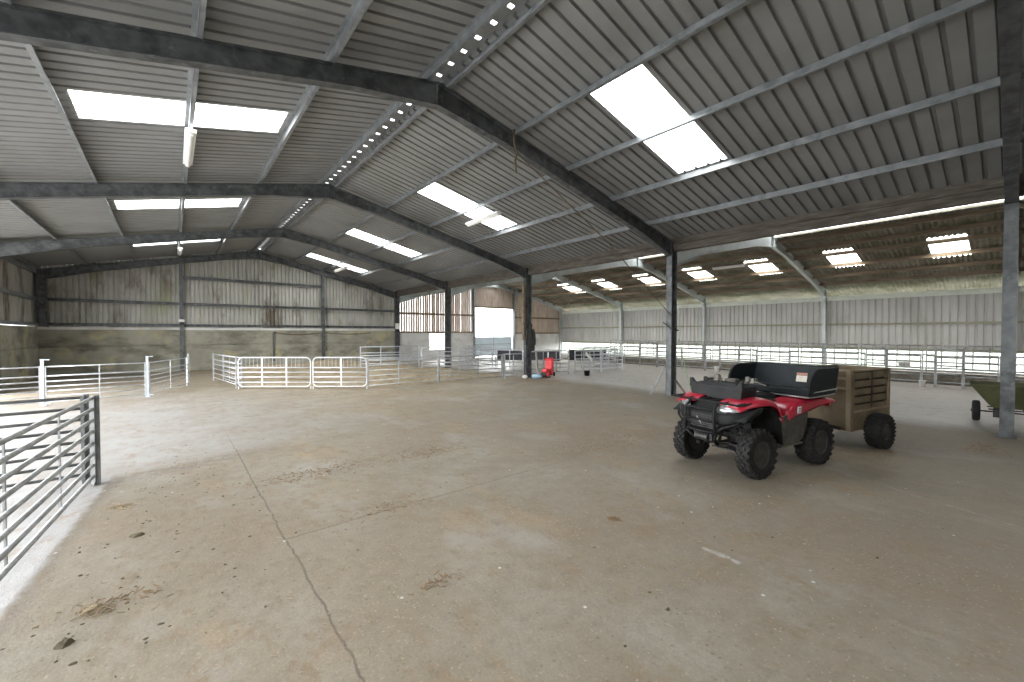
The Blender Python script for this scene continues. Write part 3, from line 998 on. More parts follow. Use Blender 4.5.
# feed trough and a second barrier behind the fence
t = thing('feed_trough', 'long dark timber feed trough behind the right hand gates', 'trough', (20.1, 9.0, 0), 0)
MB().bx(-.25, -.19, -13.5, 9.5, 0, .30).bx(.19, .25, -13.5, 9.5, 0, .36).bx(-.19, .19, -13.5, 9.5, 0, .15).build('boards', 'straw_dark', t)
MB().tube([(-.22, -13.5, .46), (-.22, 9.5, .46)], .02, 8).build('rail', 'gate_dull', t)
for i, (pa, pb) in enumerate(((1010, 925), (925, 860), (860, 800), (800, 752), (752, 712), (712, 674), (674, 640), (640, 610))):
    ya, yb = yat(pa, 22.3), yat(pb, 22.3)
    w = ['first from the right', 'second from the right', 'third from the right', 'fourth from the right', 'fourth from the left', 'third from the left', 'second from the left', 'leftmost'][i]
    gate('steel feed barrier at the back of the right hand pens, ' + w, (22.3, ya + .05), (22.3, yb - .05), [1.25, 1.05, .85, .62, .40], [.2, .4, .6, .8], .024, 'gate_dull', 'feed barriers in the right hand pens', name='feed_barrier', cat='barrier')
# straw inside those pens
mb = MB()
mb.bx(20.4, 25.1, -4, 23.5, 0, .06)
o = mb.build('trodden_hay', 'straw_dark')
tag(o, 'dark trodden hay spread inside the right hand pens', 'hay', None, 'stuff')


def bucket(label, x, y, r, h, mat, group=None, z=0):
    t = thing('bucket', label, 'bucket', (x, y, z), 0, group)
    MB().lathe([(r * .8, 0), (r, h), (r * 1.06, h), (r * 1.06, h - .02), (r * .95, h - .02), (r * .78, .015), (0, .015)], 20).build('pail', mat, t, smooth=True)
    MB().tube([(r * cos(a), .0, h - .02 - r * .7 * sin(a)) for a in [pi * k / 10 for k in range(11)]], .004, 6).build('handle', 'dark_metal', t)
    return t


bucket('white bucket low in the right hand pens beside the narrow gate', FX - .25, yat(923, FX - .25), .09, .20, 'white', 'white buckets')
bucket('white bucket hanging right of the trailer top, nearer to the trailer', 20.0, yat(902, 20.0), .09, .2, 'white', 'white buckets', .5)
bucket('white bucket hanging right of the trailer top, farther from the trailer', 20.0, yat(907, 20.0), .09, .2, 'white', 'white buckets', .5)
bucket('white bucket on the floor above the front box of the quad bike', FX - .25, yat(717, FX - .25), .11, .24, 'white', 'white buckets')
bucket('black bucket on the floor below the leaning white board', 13.0, 11.05, .12, .2, 'black_plastic')

# ------------------------------------------------------------------ straw bed in the sheep pen
bm = bmesh.new()
nx, ny = 60, 60
random.seed(3)
V = []
for j in range(ny + 1):
    for i in range(nx + 1):
        u, v = i / nx, j / ny
        x = 1.9 + 8.4 * u
        y0 = 15.3 - 2.5 * min(1, u * 8.4 / 3.0)
        y = y0 + (23.5 - y0) * v
        edge = min(1, v * 6, (1 - v) * 8, u * 6, (1 - u) * 6)
        z = .005 + edge * (.10 + .10 * sin(x * 1.7 + .5) * sin(y * 1.1) + random.uniform(0, .05) + (.18 if v > .55 else 0) * min(1, (v - .55) * 5))
        V.append(bm.verts.new((x, y, z)))
for j in range(ny):
    for i in range(nx):
        a = j * (nx + 1) + i
        bm.faces.new((V[a], V[a + 1], V[a + nx + 2], V[a + nx + 1]))
mb = MB(); mb.bm.free(); mb.bm = bm
o = mb.build('straw_bedding', 'straw', smooth=True)
tag(o, 'golden straw bedding spread inside the sheep pen', 'straw', None, 'stuff')


# ------------------------------------------------------------------ wheels
def tyre_mesh(R, W, rim_r, lugs=18, lug_h=.018, chunky=True):
    mb = MB()
    w = W / 2
    prof = [(rim_r, -w * .72), (rim_r + (R - rim_r) * .35, -w * .98), (R * .86, -w), (R * .955, -w * .86), (R * .985, -w * .5),
            (R * .99, 0), (R * .985, w * .5), (R * .955, w * .86), (R * .86, w), (rim_r + (R - rim_r) * .35, w * .98), (rim_r, w * .72),
            (rim_r - .004, 0), (rim_r, -w * .72)]
    mb.lathe([(r - (lug_h if 3 < i < 9 else 0) * .5, h) for i, (r, h) in enumerate(prof)], 40, 'y')
    for i in range(lugs):
        for row, yy in ((0, -.66), (1, -.22), (0, .22), (1, .66)):
            a = 2 * pi * (i + .5 * row) / lugs
            rad = R * (.985 if abs(yy) < .5 else .955)
            c = Vector((rad * cos(a), yy * w, rad * sin(a)))
            rr = Vector((cos(a), 0, sin(a)))
            tt = Vector((-sin(a), 0, cos(a)))
            yv = Vector((0, 1, 0))
            tw = .35 * (1 if yy > 0 else -1)
            d = (yv + tt * tw).normalized()
            e = rr.cross(d)
            Rm = Matrix((d, e, rr)).transposed()
            mb.box(c, (w * .44, 2 * pi * R / lugs * .42, lug_h * 2), Rm)
        for s in (-1, 1):
            a = 2 * pi * (i + .25) / lugs
            rad = R * .90
            rr = Vector((cos(a), 0, sin(a)))
            tt = Vector((-sin(a), 0, cos(a)))
            Rm = Matrix((rr, Vector((0, 1, 0)), -tt)).transposed()
            mb.box(Vector((rad * cos(a), s * w * .97, rad * sin(a))), (R * .11, lug_h * 1.3, 2 * pi * R / lugs * .36), Rm)
    return mb


def rim_mesh(rim_r, W):
    mb = MB()
    w = W / 2
    mb.lathe([(rim_r * .97, w * .70), (rim_r * 1.03, w * .80), (rim_r * 1.0, w * .86), (rim_r * .92, w * .80), (rim_r * .88, w * .30), (rim_r * .78, w * .10), (rim_r * .60, w * .22),
              (rim_r * .50, w * .22), (rim_r * .44, w * .34), (rim_r * .30, w * .36), (rim_r * .26, w * .62), (rim_r * .12, w * .66), (0, w * .66)], 32, 'y')
    mb.lathe([(rim_r * .99, -w * .74), (rim_r * .9, -w * .74), (rim_r * .84, -w * .4), (.0, -w * .4)], 28, 'y')
    for k in range(4):
        a = 2 * pi * k / 4 + .4
        mb.lathe([(.011, 0), (.011, .022), (0, .022)], 6, 'y', (rim_r * .37 * cos(a), w * .34, rim_r * .37 * sin(a)))
    for k in range(8):
        a = 2 * pi * k / 8
        rr = Vector((cos(a), 0, sin(a)))
        tt = Vector((-sin(a), 0, cos(a)))
        mb.box(Vector((rim_r * .70 * cos(a), w * .20, rim_r * .70 * sin(a))), (rim_r * .22, .012, rim_r * .16), Matrix((rr, Vector((0, 1, 0)), -tt)).transposed())
    return mb


def wheel(parent, loc, R, W, rim_r, rz=0, lugs=18, side=1, lug_h=.018, rimmat='rim'):
    w = bpy.data.objects.new('wheel', None)
    C.objects.link(w)
    w.parent = parent
    w.location = loc
    w.rotation_euler = (0, 0, rz + (0 if side > 0 else pi))
    tyre_mesh(R, W, rim_r, lugs, lug_h).build('tyre', 'rubber', w, smooth=False)
    rim_mesh(rim_r, W).build('rim', rimmat, w, smooth=False)
    return w


# ------------------------------------------------------------------ quad bike
FA = atan2(.21, -.978)
quad = thing('quad_bike', 'red and black quad bike carrying a black front box and rear tray', 'quad bike', (6.065, 2.258, 0), FA)
TR = .292
for sx, sy, w in ((.63, .45, .165), (.63, -.45, .165), (-.62, .44, .205), (-.62, -.44, .205)):
    wheel(quad, (sx, sy, TR), TR, w, .155, 0, 20, 1 if sy > 0 else -1, .012)

# running gear
mb = MB()
for s in (-1, 1):
    mb.tube([(.85, s * .10, .34), (.45, s * .16, .27), (-.35, s * .16, .27), (-.75, s * .12, .42)], .02, 8)
    mb.tube([(.85, s * .10, .34), (.72, s * .13, .72), (.2, s * .14, .74), (-.3, s * .15, .74), (-.85, s * .15, .76)], .018, 8)
    mb.tube([(.2, s * .14, .74), (.15, s * .16, .27)], .016, 8)
    mb.tube([(-.35, s * .16, .27), (-.5, s * .15, .75)], .016, 8)
mb.build('chassis', 'dark_metal', quad, smooth=True)
mb = MB()
mb.bx(-.28, .30, -.17, .17, .27, .56)
mb.lathe([(.13, -.2), (.14, -.18), (.14, .18), (.13, .2)], 20, 'y', (-.05, 0, .42))
mb.bx(.05, .25, -.12, .12, .55, .70)
for k in range(6):
    mb.bx(.03, .27, -.14, .14, .56 + .022 * k, .568 + .022 * k)
mb.build('engine', 'dark_metal', quad, bevel=.015)
MB().bx(-.45, .62, -.15, .15, .235, .25).build('skid_plate', 'dark_metal', quad)
for s in (-1, 1):
    mb = MB()
    mb.tube([(.72, s * .12, .36), (.63, s * .36, .29)], .016, 8).tube([(.52, s * .14, .36), (.63, s * .36, .29)], .016, 8)
    mb.tube([(.70, s * .13, .50), (.63, s * .36, .40)], .013, 8)
    mb.bx(.59, .67, s * .33 - .03, s * .33 + .03, .24, .42)
    mb.build('suspension_arm', 'dark_metal', quad)
    mb = MB()
    mb.tube([(.63, s * .29, .34), (.62, s * .2, .74)], .022, 8)
    sp = [(.63 - .01 * k / 60, s * (.275 - .07 * k / 60) + .045 * cos(k * .75), .40 + .28 * k / 60 + 0) for k in range(61)]
    sp = [(p[0] + .045 * sin(k * .75), p[1], p[2]) for k, p in enumerate(sp)]
    mb.tube(sp, .008, 6)
    mb.build('shock_absorber', 'dark_metal', quad)
MB().tube([(-.62, -.34, .31), (-.62, .34, .31)], .04, 10).bx(-.72, -.5, -.09, .09, .22, .40).build('rear_axle', 'dark_metal', quad, bevel=.01)


def fender(side, prof, y_in, y_mid, y_out, lip, up=.02):
    secs = []
    for i, (x, z) in enumerate(prof):
        lp = lip[i]
        k_ = (.84, .90, .96)[i] if (i < 3 and prof[0][0] > .9) else 1
        secs.append([(x, side * y_in, z + up), (x, side * y_mid, z + up * .9), (x, side * (y_out - .05) * k_, z + up * .3), (x, side * y_out * k_, z - .02), (x, side * (y_out + .008) * k_, z - lp)])
    return MB().loft(secs)


for s in (.9, -.9):
    fp = [(.95, .835), (.87, .88), (.74, .905), (.60, .925), (.45, .925), (.34, .885), (.27, .80), (.23, .70)]
    fender(s, fp, .17, .36, .575, [.045, .04, .05, .06, .07, .08, .09, .10], .012).build('front_fender', 'red', quad, smooth=True, solid=.012, subsurf=2)
    rp = [(.10, .69), (.075, .76), (.01, .82), (-.15, .855), (-.40, .87), (-.65, .875), (-.85, .86), (-.97, .83)]
    fender(s, rp, .24, .38, .565, [.05, .11, .14, .16, .14, .09, .06, .04], .012).build('rear_fender', 'red', quad, smooth=True, solid=.012, subsurf=2)
    # black inner wheel arch and mud flap
    ip = [(.94, .70), (.80, .79), (.62, .845), (.45, .84), (.34, .79), (.26, .66), (.22, .50), (.20, .36)]
    MB().loft([[(x, s * .20, z), (x, s * .40, z), (x, s * .565, z - .01)] for x, z in ip]).build('wheel_arch', 'black_plastic', quad, smooth=True, solid=.01)
    # grey side panel and footwell
    mb = MB()
    mb.loft([[(.205, s * .545, .69), (.06, s * .555, .72), (-.18, s * .56, .70), (-.33, s * .56, .71)],
             [(.20, s * .54, .55), (.06, s * .545, .55), (-.16, s * .55, .54), (-.31, s * .555, .56)],
             [(.19, s * .53, .36), (.06, s * .535, .35), (-.16, s * .54, .35), (-.24, s * .545, .38)]])
    mb.loft([[(-.33, s * .56, .71), (-.31, s * .555, .56), (-.24, s * .545, .38)], [(-.36, s * .30, .72), (-.33, s * .30, .56), (-.26, s * .30, .38)]])
    mb.build('side_panel', 'mud_plastic', quad, smooth=False, solid=.012)
    MB().bx(-.26, .22, s * .24, s * .545, .31, .34).build('footrest', 'mud_plastic', quad, bevel=.008)
    # headlight set into the cowl under the fender
    secs = [[(1.0, s * .20, .755), (1.0, s * .21, .825), (.955, s * .24, .86)],
            [(.975, s * .32, .765), (.965, s * .34, .84), (.90, s * .36, .87)],
            [(.92, s * .44, .79), (.89, s * .46, .845), (.85, s * .47, .872)],
            [(.86, s * .52, .815), (.83, s * .54, .85), (.80, s * .54, .87)]]
    MB().loft(secs).build('headlight', 'lens', quad, smooth=True, solid=.014, subsurf=1)
    # dark flare below the headlight
    secs = [[(1.01, s * .19, .62), (1.02, s * .19, .69), (1.005, s * .20, .765)],
            [(.99, s * .34, .62), (.99, s * .36, .69), (.97, s * .36, .775)],
            [(.91, s * .45, .655), (.91, s * .48, .71), (.88, s * .46, .80)],
            [(.78, s * .56, .72), (.77, s * .59, .765), (.76, s * .575, .83)],
            [(.66, s * .57, .79), (.65, s * .59, .82), (.65, s * .58, .87)]]
    MB().loft(secs).build('headlight_surround', 'black_plastic', quad, smooth=True, solid=.02, subsurf=1)
# front cowl and grille
mb = MB()
mb.loft([[(.78, -.22, .45), (.78, .22, .45)], [(.95, -.23, .50), (.95, .23, .50)], [(1.0, -.23, .60), (1.0, .23, .60)], [(.995, -.23, .74), (.995, .23, .74)], [(.90, -.24, .84), (.90, .24, .84)], [(.60, -.22, .90), (.60, .22, .90)]])
mb.build('front_cowl', 'black_plastic', quad, smooth=False, solid=.02, bevel=.006)
mb = MB()
for k in range(7):
    mb.bx(1.005, 1.02, -.17, .17, .565 + k * .024, .575 + k * .024)
for k in range(3):
    mb.bx(1.004, 1.016, -.12 + .12 * k - .006, -.12 + .12 * k + .006, .56, .73)
mb.build('grille', 'dark_metal', quad)
mb = MB()
mb.prism([(-.075, .69), (-.045, .665), (-.02, .63), (-.005, .60), (-.03, .625), (-.06, .65)], 1.02, 1.024, 'yz')
mb.build('badge', 'chrome', quad)
# bull bar
mb = MB()
for s in (-1, 1):
    mb.tube([(1.04, s * .21, .50), (1.075, s * .205, .66), (1.06, s * .20, .80), (.98, s * .19, .87)], .016, 8)
    mb.tube([(1.04, s * .21, .54), (1.02, s * .29, .60), (.96, s * .40, .65), (.88, s * .47, .71)], .014, 8)
    mb.tube([(1.04, s * .21, .50), (.97, s * .14, .40), (.86, s * .10, .34)], .016, 8)
mb.tube([(1.075, -.205, .66), (1.08, 0, .665), (1.075, .205, .66)], .013, 8)
mb.tube([(1.06, -.20, .80), (1.065, 0, .80), (1.06, .20, .80)], .014, 8)
mb.tube([(1.04, -.21, .52), (1.055, 0, .52), (1.04, .21, .52)], .016, 8)
mb.build('bumper', 'black_plastic', quad, smooth=True)
MB().bx(.92, 1.0, -.13, .13, .40, .49).lathe([(.05, -.09), (.05, .09)], 14, 'y', (1.0, 0, .445)).build('winch', 'dark_metal', quad, bevel=.008)
# racks
mb = MB()
for y in (-.42, -.25, -.08, .08, .25, .42):
    mb.tube([(.98, y, .885), (.30, y, .905)], .010, 8)
mb.tube([(.98, -.46, .885), (.98, .46, .885)], .013, 8).tube([(.30, -.46, .905), (.30, .46, .905)], .013, 8)
for s in (-1, 1):
    mb.tube([(.98, s * .46, .885), (.30, s * .46, .905)], .013, 8)
    mb.tube([(.75, s * .3, .89), (.72, s * .18, .78)], .012, 8)
mb.build('front_rack', 'black_plastic', quad, smooth=True)
mb = MB()
mb.tube([(-.28, -.48, .90), (-.28, .52, .90), (-.34, .555, .90), (-.84, .565, .925), (-.92, .53, .925), (-.92, -.50, .925), (-.84, -.54, .92), (-.34, -.53, .90)], .011, 8, close=True)
mb.tube([(-.30, .55, .90), (-.34, .565, .965), (-.86, .58, .985), (-.90, .54, .93)], .009, 8)
mb.build('rear_rack', 'chrome', quad, smooth=True)
# seat, tank, handlebars
secs = []
for x, z, w, d in ((.20, .86, .10, .08), (.08, .88, .14, .10), (-.10, .885, .16, .12), (-.3, .90, .17, .12), (-.5, .90, .16, .10)):
    secs.append([(x, -w, z - d), (x, -w * .95, z - .02), (x, -w * .5, z), (x, 0, z + .008), (x, w * .5, z), (x, w * .95, z - .02), (x, w, z - d)])
MB().loft(secs, capped=False).build('seat', 'black_plastic', quad, smooth=True, solid=.02, subsurf=1)
secs = []
for x, z, w, d in ((.50, .90, .10, .12), (.42, .965, .13, .16), (.30, .975, .14, .18), (.20, .93, .12, .15)):
    secs.append([(x, -w, z - d), (x, -w * .9, z - .05), (x, -w * .45, z), (x, w * .45, z), (x, w * .9, z - .05), (x, w, z - d)])
MB().loft(secs).build('fuel_tank', 'red', quad, smooth=True, solid=.015, subsurf=1)
mb = MB()
mb.tube([(.36, -.40, 1.09), (.40, -.22, 1.12), (.44, -.10, 1.05), (.44, .10, 1.05), (.40, .22, 1.12), (.36, .40, 1.09)], .013, 8)
mb.tube([(.55, 0, .72), (.44, 0, 1.05)], .022, 8)
mb.build('handlebar', 'dusty_metal', quad, smooth=True)
for s in (-1, 1):
    MB().tube([(.375, s * .30, 1.105), (.352, s * .43, 1.085)], .019, 10).build('grip', 'black_plastic', quad, smooth=True)
    mb = MB()
    mb.bx(.36, .43, s * .25 - .03, s * .25 + .03, 1.09, 1.15)
    mb.tube([(.42, s * .26, 1.12), (.45, s * .33, 1.11), (.43, s * .43, 1.085)], .006, 6)
    mb.lathe([(.028, -.03), (.028, .03)], 12, 'z', (.44, s * .21, 1.14))
    mb.build('brake_lever', 'dusty_metal', quad)
mb = MB()
mb.bx(.38, .50, -.08, .08, 1.07, 1.13)
mb.build('instrument_pod', 'mud_plastic', quad, bevel=.02)
mb = MB()
for k, (yy, x2) in enumerate(((.17, .50), (.2, .42), (-.15, .5), (.14, .36))):
    mb.tube([(.43, yy, 1.12), (.50 + .02 * k, yy * 1.1, 1.08), (x2 + .04, yy * .9, .98), (x2, yy * .6, .86)], .007, 6)
mb.build('control_cable', 'dusty_metal', quad, smooth=True)
# front cargo box: low tray with lid and raised corners
fb = bpy.data.objects.new('front_box', None); C.objects.link(fb); fb.parent = quad; fb.location = (.595, -.03, .89)
mb = MB()
mb.loft([[(.145, -.345, 0), (.145, .345, 0), (-.14, .345, 0), (-.14, -.345, 0)], [(.155, -.37, .155), (.155, .37, .155), (-.155, .37, .155), (-.155, -.37, .155)],
         [(.145, -.36, .175), (.145, .36, .175), (-.145, .36, .175), (-.145, -.36, .175)]], closed=True, capped=True)
mb.build('tub', 'grey_plastic', fb, bevel=.012)
mb = MB()
mb.loft([[(.13, -.28, .176), (.13, .28, .176), (-.12, .28, .176), (-.12, -.28, .176)], [(.10, -.24, .20), (.10, .25, .20), (-.10, .25, .20), (-.10, -.24, .20)]], closed=True, capped=True)
for k in range(5):
    mb.bx(-.085, .085, -.2 + .1 * k - .012, -.2 + .1 * k + .012, .199, .207)
mb.build('lid', 'grey_plastic', fb, bevel=.006)
for sx, sy in ((1, -1), (1, 1), (-1, -1)):
    x, y = .157 * sx, .372 * sy
    mb = MB()
    mb.prism([(y, .12), (y, .235), (y - sy * .03, .235), (y - sy * .07, .19), (y - sy * .11, .172), (y - sy * .11, .12)], x - sx * .045, x, 'yz')
    mb.build('corner_horn', 'grey_plastic', fb, bevel=.008)
# rear cargo tray with high back and curved sides
rb = bpy.data.objects.new('rear_box', None); C.objects.link(rb); rb.parent = quad; rb.location = (-.50, .0, .915)
mb = MB()
mb.bx(-.40, .24, -.54, .55, 0, .03)
for k in range(7):
    mb.bx(-.38, .22, -.52 + .17 * k - .015, -.52 + .17 * k + .015, .03, .04)
mb.build('tray_floor', 'navy_plastic', rb, bevel=.006)
mb = MB()
mb.loft([[(-.33, -.54, .0), (-.33, .55, .0)], [(-.38, -.55, .18), (-.38, .555, .18)], [(-.42, -.555, .33), (-.42, .565, .33)], [(-.455, -.555, .34), (-.455, .565, .34)]])
mb.build('tray_back', 'navy_plastic', rb, solid=.03, bevel=.008)
MB().bx(.19, .25, -.54, .55, .0, .09).build('tray_lip', 'navy_plastic', rb, bevel=.02, segs=3)
for s, yv in ((-1, -.545), (1, .555)):
    out = [(.24, 0), (.235, .09), (.215, .17), (.17, .25), (.10, .305), (0, .325), (-.43, .335), (-.43, .30), (-.35, 0)]
    MB().prism(out, yv - .017, yv + .017).build('tray_side', 'navy_plastic', rb, bevel=.01)
    rim_pts = [(.245, yv, .0), (.24, yv, .09), (.22, yv, .17), (.175, yv, .25), (.105, yv, .308), (0, yv, .33), (-.43, yv, .34)]
    MB().tube(rim_pts, .02, 8).build('tray_rim', 'black_plastic', rb, smooth=True)
mb = MB(); mb.quad([(-.344, .08, .12), (-.344, .22, .12), (-.366, .22, .205), (-.366, .08, .205)])
st = mb.build('sticker', 'sticker', rb)
st['label'] = 'pale printed label on the tray back'
mb = MB(); mb.quad([(-.367, .08, .21), (-.367, .22, .21), (-.376, .22, .245), (-.376, .08, .245)])
st = mb.build('sticker', 'sticker_red', rb)
st['label'] = 'faded red strip above the pale label'
# fender decal
mb = MB()
mb.quad([(-.08, .521, .80), (-.16, .521, .80), (-.145, .525, .72), (-.065, .525, .72)])
dc = mb.build('decal', 'white', quad, solid=.004)
dc['label'] = 'white decal on the red rear fender'
mb = MB()
for k in range(3):
    mb.quad([(-.088, .530, .785 - .022 * k), (-.14, .530, .785 - .022 * k), (-.136, .530, .775 - .022 * k), (-.084, .530, .775 - .022 * k)])
mb.build('decal_print', 'rim', dc, solid=.002)
for s in (-1, 1):
    MB().bx(-.99, -.96, s * .40 - .05, s * .40 + .05, .72, .78).build('tail_light', 'red', quad, bevel=.006)
MB().bx(-1.0, -.80, -.03, .03, .38, .42).lathe([(.0, .50), (.02, .49), (.026, .47), (.02, .45), (.013, .44), (.013, .42)], 14, 'z', (-.98, 0, 0)).build('tow_hitch', 'dark_metal', quad)

# ------------------------------------------------------------------ trailer behind the quad
trl = thing('trailer', 'brown slatted box trailer on two knobbly tyres, hitched behind the quad bike', 'trailer', quad.location, FA)
x0, x1, hw, zb, zt = -1.72, -2.86, .37, .28, 1.175
mb = MB()
mb.bx(x1, x0, -hw, hw, zb, zb + .03)
mb.build('floor_board', 'trailer', trl)
mb = MB()
mb.bx(x0 - .02, x0, -hw + .03, hw - .03, zb, zt)
mb.build('front_panel', 'trailer', trl)
mb = MB()
for z in (.90, 1.05, 1.165):
    mb.bx(x0, x0 + .018, -hw + .02, hw - .02, z - .018, z + .018)
for yy in (-hw + .03, hw - .03):
    mb.bx(x0 - .03, x0 + .02, yy - .03, yy + .03, zb, zt)
mb.build('front_frame', 'trailer_rail', trl)
MB().bx(x1, x1 + .02, -hw + .02, hw - .02, zb, zt).build('tailgate', 'trailer', trl)
for s in (-1, 1):
    y = s * hw
    side = MB().bx(x1, x0, y - .012, y + .012, zb, .60).build('side_panel', 'trailer', trl)
    for k, (za, zb_) in enumerate(((.60, .655), (.685, .775), (.805, .89), (.92, 1.01), (1.04, 1.13))):
        MB().bx(x1 + .02, x0 - .03, y - .010, y + .010, za, zb_).build('slat', 'trailer', trl)
    MB().bx(x1 + .01, x0 - .01, y - s * .05 - .006, y - s * .05 + .006, .58, 1.16).build('gap_shade', 'dark_gap', trl)  # dark sheet added for the shade seen between the slats
    MB().bx(x1 + .02, x0 - .02, y + s * .012, y + s * .034, .555, .585).bx(x1, x0, y - .02, y + .02, 1.15, zt).build('side_rail', 'trailer_rail', trl)
    for x in (x0 - .02, x1 + .02):
        MB().bx(x - .025, x + .025, y - .022, y + .022, zb, zt).build('corner_post', 'trailer', trl)
    xm = (x0 + x1) / 2
    MB().bx(xm - .018, xm + .018, y - .016, y + .018, .60, zt).build('mullion', 'dark_gap', trl)
    MB().tube([(x1 + .10, y + s * .03, .60), (x1 + .10, y + s * .03, .95)], .012, 8).build('latch_bar', 'trailer_rail', trl)
mb = MB()
mb.bar((x0, -.22, .30), (-1.02, 0, .46), .05, .05).bar((x0, .22, .30), (-1.02, 0, .46), .05, .05).bx(-1.06, -.94, -.03, .03, .48, .55)
mb.build('drawbar', 'dark_metal', trl)
MB().tube([(-2.27, -.5, .27), (-2.27, .5, .27)], .022, 10).bx(-2.33, -2.21, -.3, .3, .24, .29).build('axle', 'dark_metal', trl)
for s in (1, -1):
    wheel(trl, (-2.27, s * .50, .258), .258, .20, .115, 0, 24, s, .010, 'rim')

# ------------------------------------------------------------------ green tipping barrow at the right edge
bw = thing('barrow', 'olive green two wheeled tipping barrow behind the mottled column at the right edge', 'barrow', (12.3, .08, 0), radians(-86))
# local x runs along the axle towards the right of the picture, y away from the camera
secs = []
for x, zlow in ((-.62, .74), (-.40, .55), (-.20, .36), (.0, .33), (.20, .36), (.50, .62), (.60, .74)):
    secs.append((x, zlow))
prof = [(-.52, .74), (-.27, .36), (-.19, .31), (.15, .31), (.22, .36), (.47, .74)]
mb = MB()
front = [(x, -.42 + (.74 - z) * .35, z) for x, z in prof]
back = [(x, .42 - (.74 - z) * .35, z) for x, z in prof]
mb.loft([front, back])
for side in (front, back):
    mb.bm.faces.new([mb.bm.verts.new(p) for p in side])
mb.build('tub', 'green', bw, solid=.012)
mb = MB()
rim = [(-.52, -.42, .74), (.47, -.42, .74), (.47, .42, .74), (-.52, .42, .74)]
mb.tube(rim, .012, 8, close=True)
mb.build('tub_rim', 'green', bw)
mb = MB()
mb.tube([(-.44, 0, .20), (.44, 0, .20)], .014, 8)
mb.tube([(-.28, -.2, .27), (.30, -.2, .27)], .012, 8).tube([(-.28, .2, .27), (.30, .2, .27)], .012, 8)
for x in (-.17, .26):
    mb.bx(x - .04, x + .04, -.06, .06, .10, .36)
mb.build('axle', 'dark_metal', bw)
mb = MB()
mb.tube([(.18, -.28, .34), (.30, -.40, .06), (.32, -.40, .0)], .015, 8).tube([(.32, -.40, .01), (.18, -.34, .2), (.14, -.28, .32)], .013, 8)
mb.build('leg', 'dark_metal', bw)
mb = MB()
mb.tube([(-.10, -.28, .34), (-.10, -.32, .06), (-.10, -.32, .0)], .015, 8)
mb.build('leg', 'dark_metal', bw)
for s in (-1, 1):
    w = bpy.data.objects.new('wheel', None); C.objects.link(w); w.parent = bw
    w.location = (s * .43, 0, .20); w.rotation_euler = (0, 0, radians(90 if s < 0 else -90))
    mb = MB()
    mb.lathe([(.11, -.045), (.16, -.055), (.185, -.05), (.2, -.03), (.2, .03), (.185, .05), (.16, .055), (.11, .045), (.108, 0), (.11, -.045)], 28, 'y')
    mb.build('tyre', 'rubber', w, smooth=True)
    MB().lathe([(.112, .03), (.09, .02), (.03, .03), (.03, .07), (0, .07)], 20, 'y').lathe([(.112, -.03), (.09, -.02), (.0, -.03)], 20, 'y').build('rim', 'rim', w)

# ------------------------------------------------------------------ things at the columns
# leaning poles at the column behind the quad bike
tag(MB().tube([(10.22, 6.42, 0.02), (10.52, 6.16, .82)], .022, 8).build('pole', 'gate_dull'), 'dark steel pole leaning on the left of the column behind the quad bike', 'pole', 'poles leaning on the column')
tag(MB().tube([(11.15, 5.72, .02), (10.88, 5.98, 1.55)], .012, 6).build('rod', 'green_rod'), 'thin green rod leaning on the right of the column behind the quad bike', 'rod')
tag(MB().bar((11.05, 5.85, .03), (10.86, 6.05, .42), .05, .05).build('stake', 'timber'), 'short brown stake leaning at the foot of the column behind the quad bike', 'stake')
# bracket on that column
mb = MB().bar((10.50, 6.22, 2.02), (10.60, 6.0, 1.80), .03, .03).bx(10.55, 10.9, 5.98, 6.01, 1.78, 1.81)
tag(mb.build('bracket', 'dark_metal'), 'dark steel bracket fixed on the column behind the quad bike', 'bracket')
# coat
co = thing('coat', 'black coat hanging from a hook on the column beside the red bin', 'coat', (10.66, 11.86, 1.02), radians(-35))
secs = []
for z, w, d, sh in ((0, .20, .07, .02), (.12, .205, .085, .02), (.35, .185, .085, .01), (.6, .16, .08, 0), (.82, .125, .075, -.01), (.92, .07, .06, -.015), (1.0, .05, .05, -.02)):
    ring = []
    for k in range(20):
        a = 2 * pi * k / 20
        f = 1 + .10 * sin(5 * a + z * 4) + .05 * sin(9 * a - z * 7)
        ring.append((sh + w * f * cos(a), d * f * sin(a), z))
    secs.append(ring)
co.scale = (.78, .75, 1)
MB().loft(secs, closed=True, capped=True).build('body', 'coat', co, smooth=True, subsurf=1)
for s in (-1, 1):
    pts = [(s * .12, -.02, .84), (s * .19, -.03, .62), (s * .21, -.03, .40), (s * .20, -.03, .24)]
    MB().tube(pts, [.055, .06, .055, .05], 10).build('sleeve', 'coat', co, smooth=True)
secs = []
for z, w in ((.90, .06), (.96, .09), (1.02, .085), (1.07, .05)):
    secs.append([(w * cos(2 * pi * k / 14), -.03 + w * .6 * sin(2 * pi * k / 14), z) for k in range(14)])
MB().loft(secs, closed=True, capped=True).build('hood', 'coat', co, smooth=True)
# pipe on the coat column
tag(MB().bx(10.44, 10.54, 12.02, 12.1, 1.45, 3.6).build('plank', 'timber'), 'brown plank fixed upright on the left of the coat column', 'plank')
# white board leaning by the coat column
tag(MB().bar((11.15, 11.95, 0), (11.12, 12.05, 1.0), .10, .03).build('board', 'conc_pale'), 'narrow pale board standing between the coat column and the red bin', 'board')
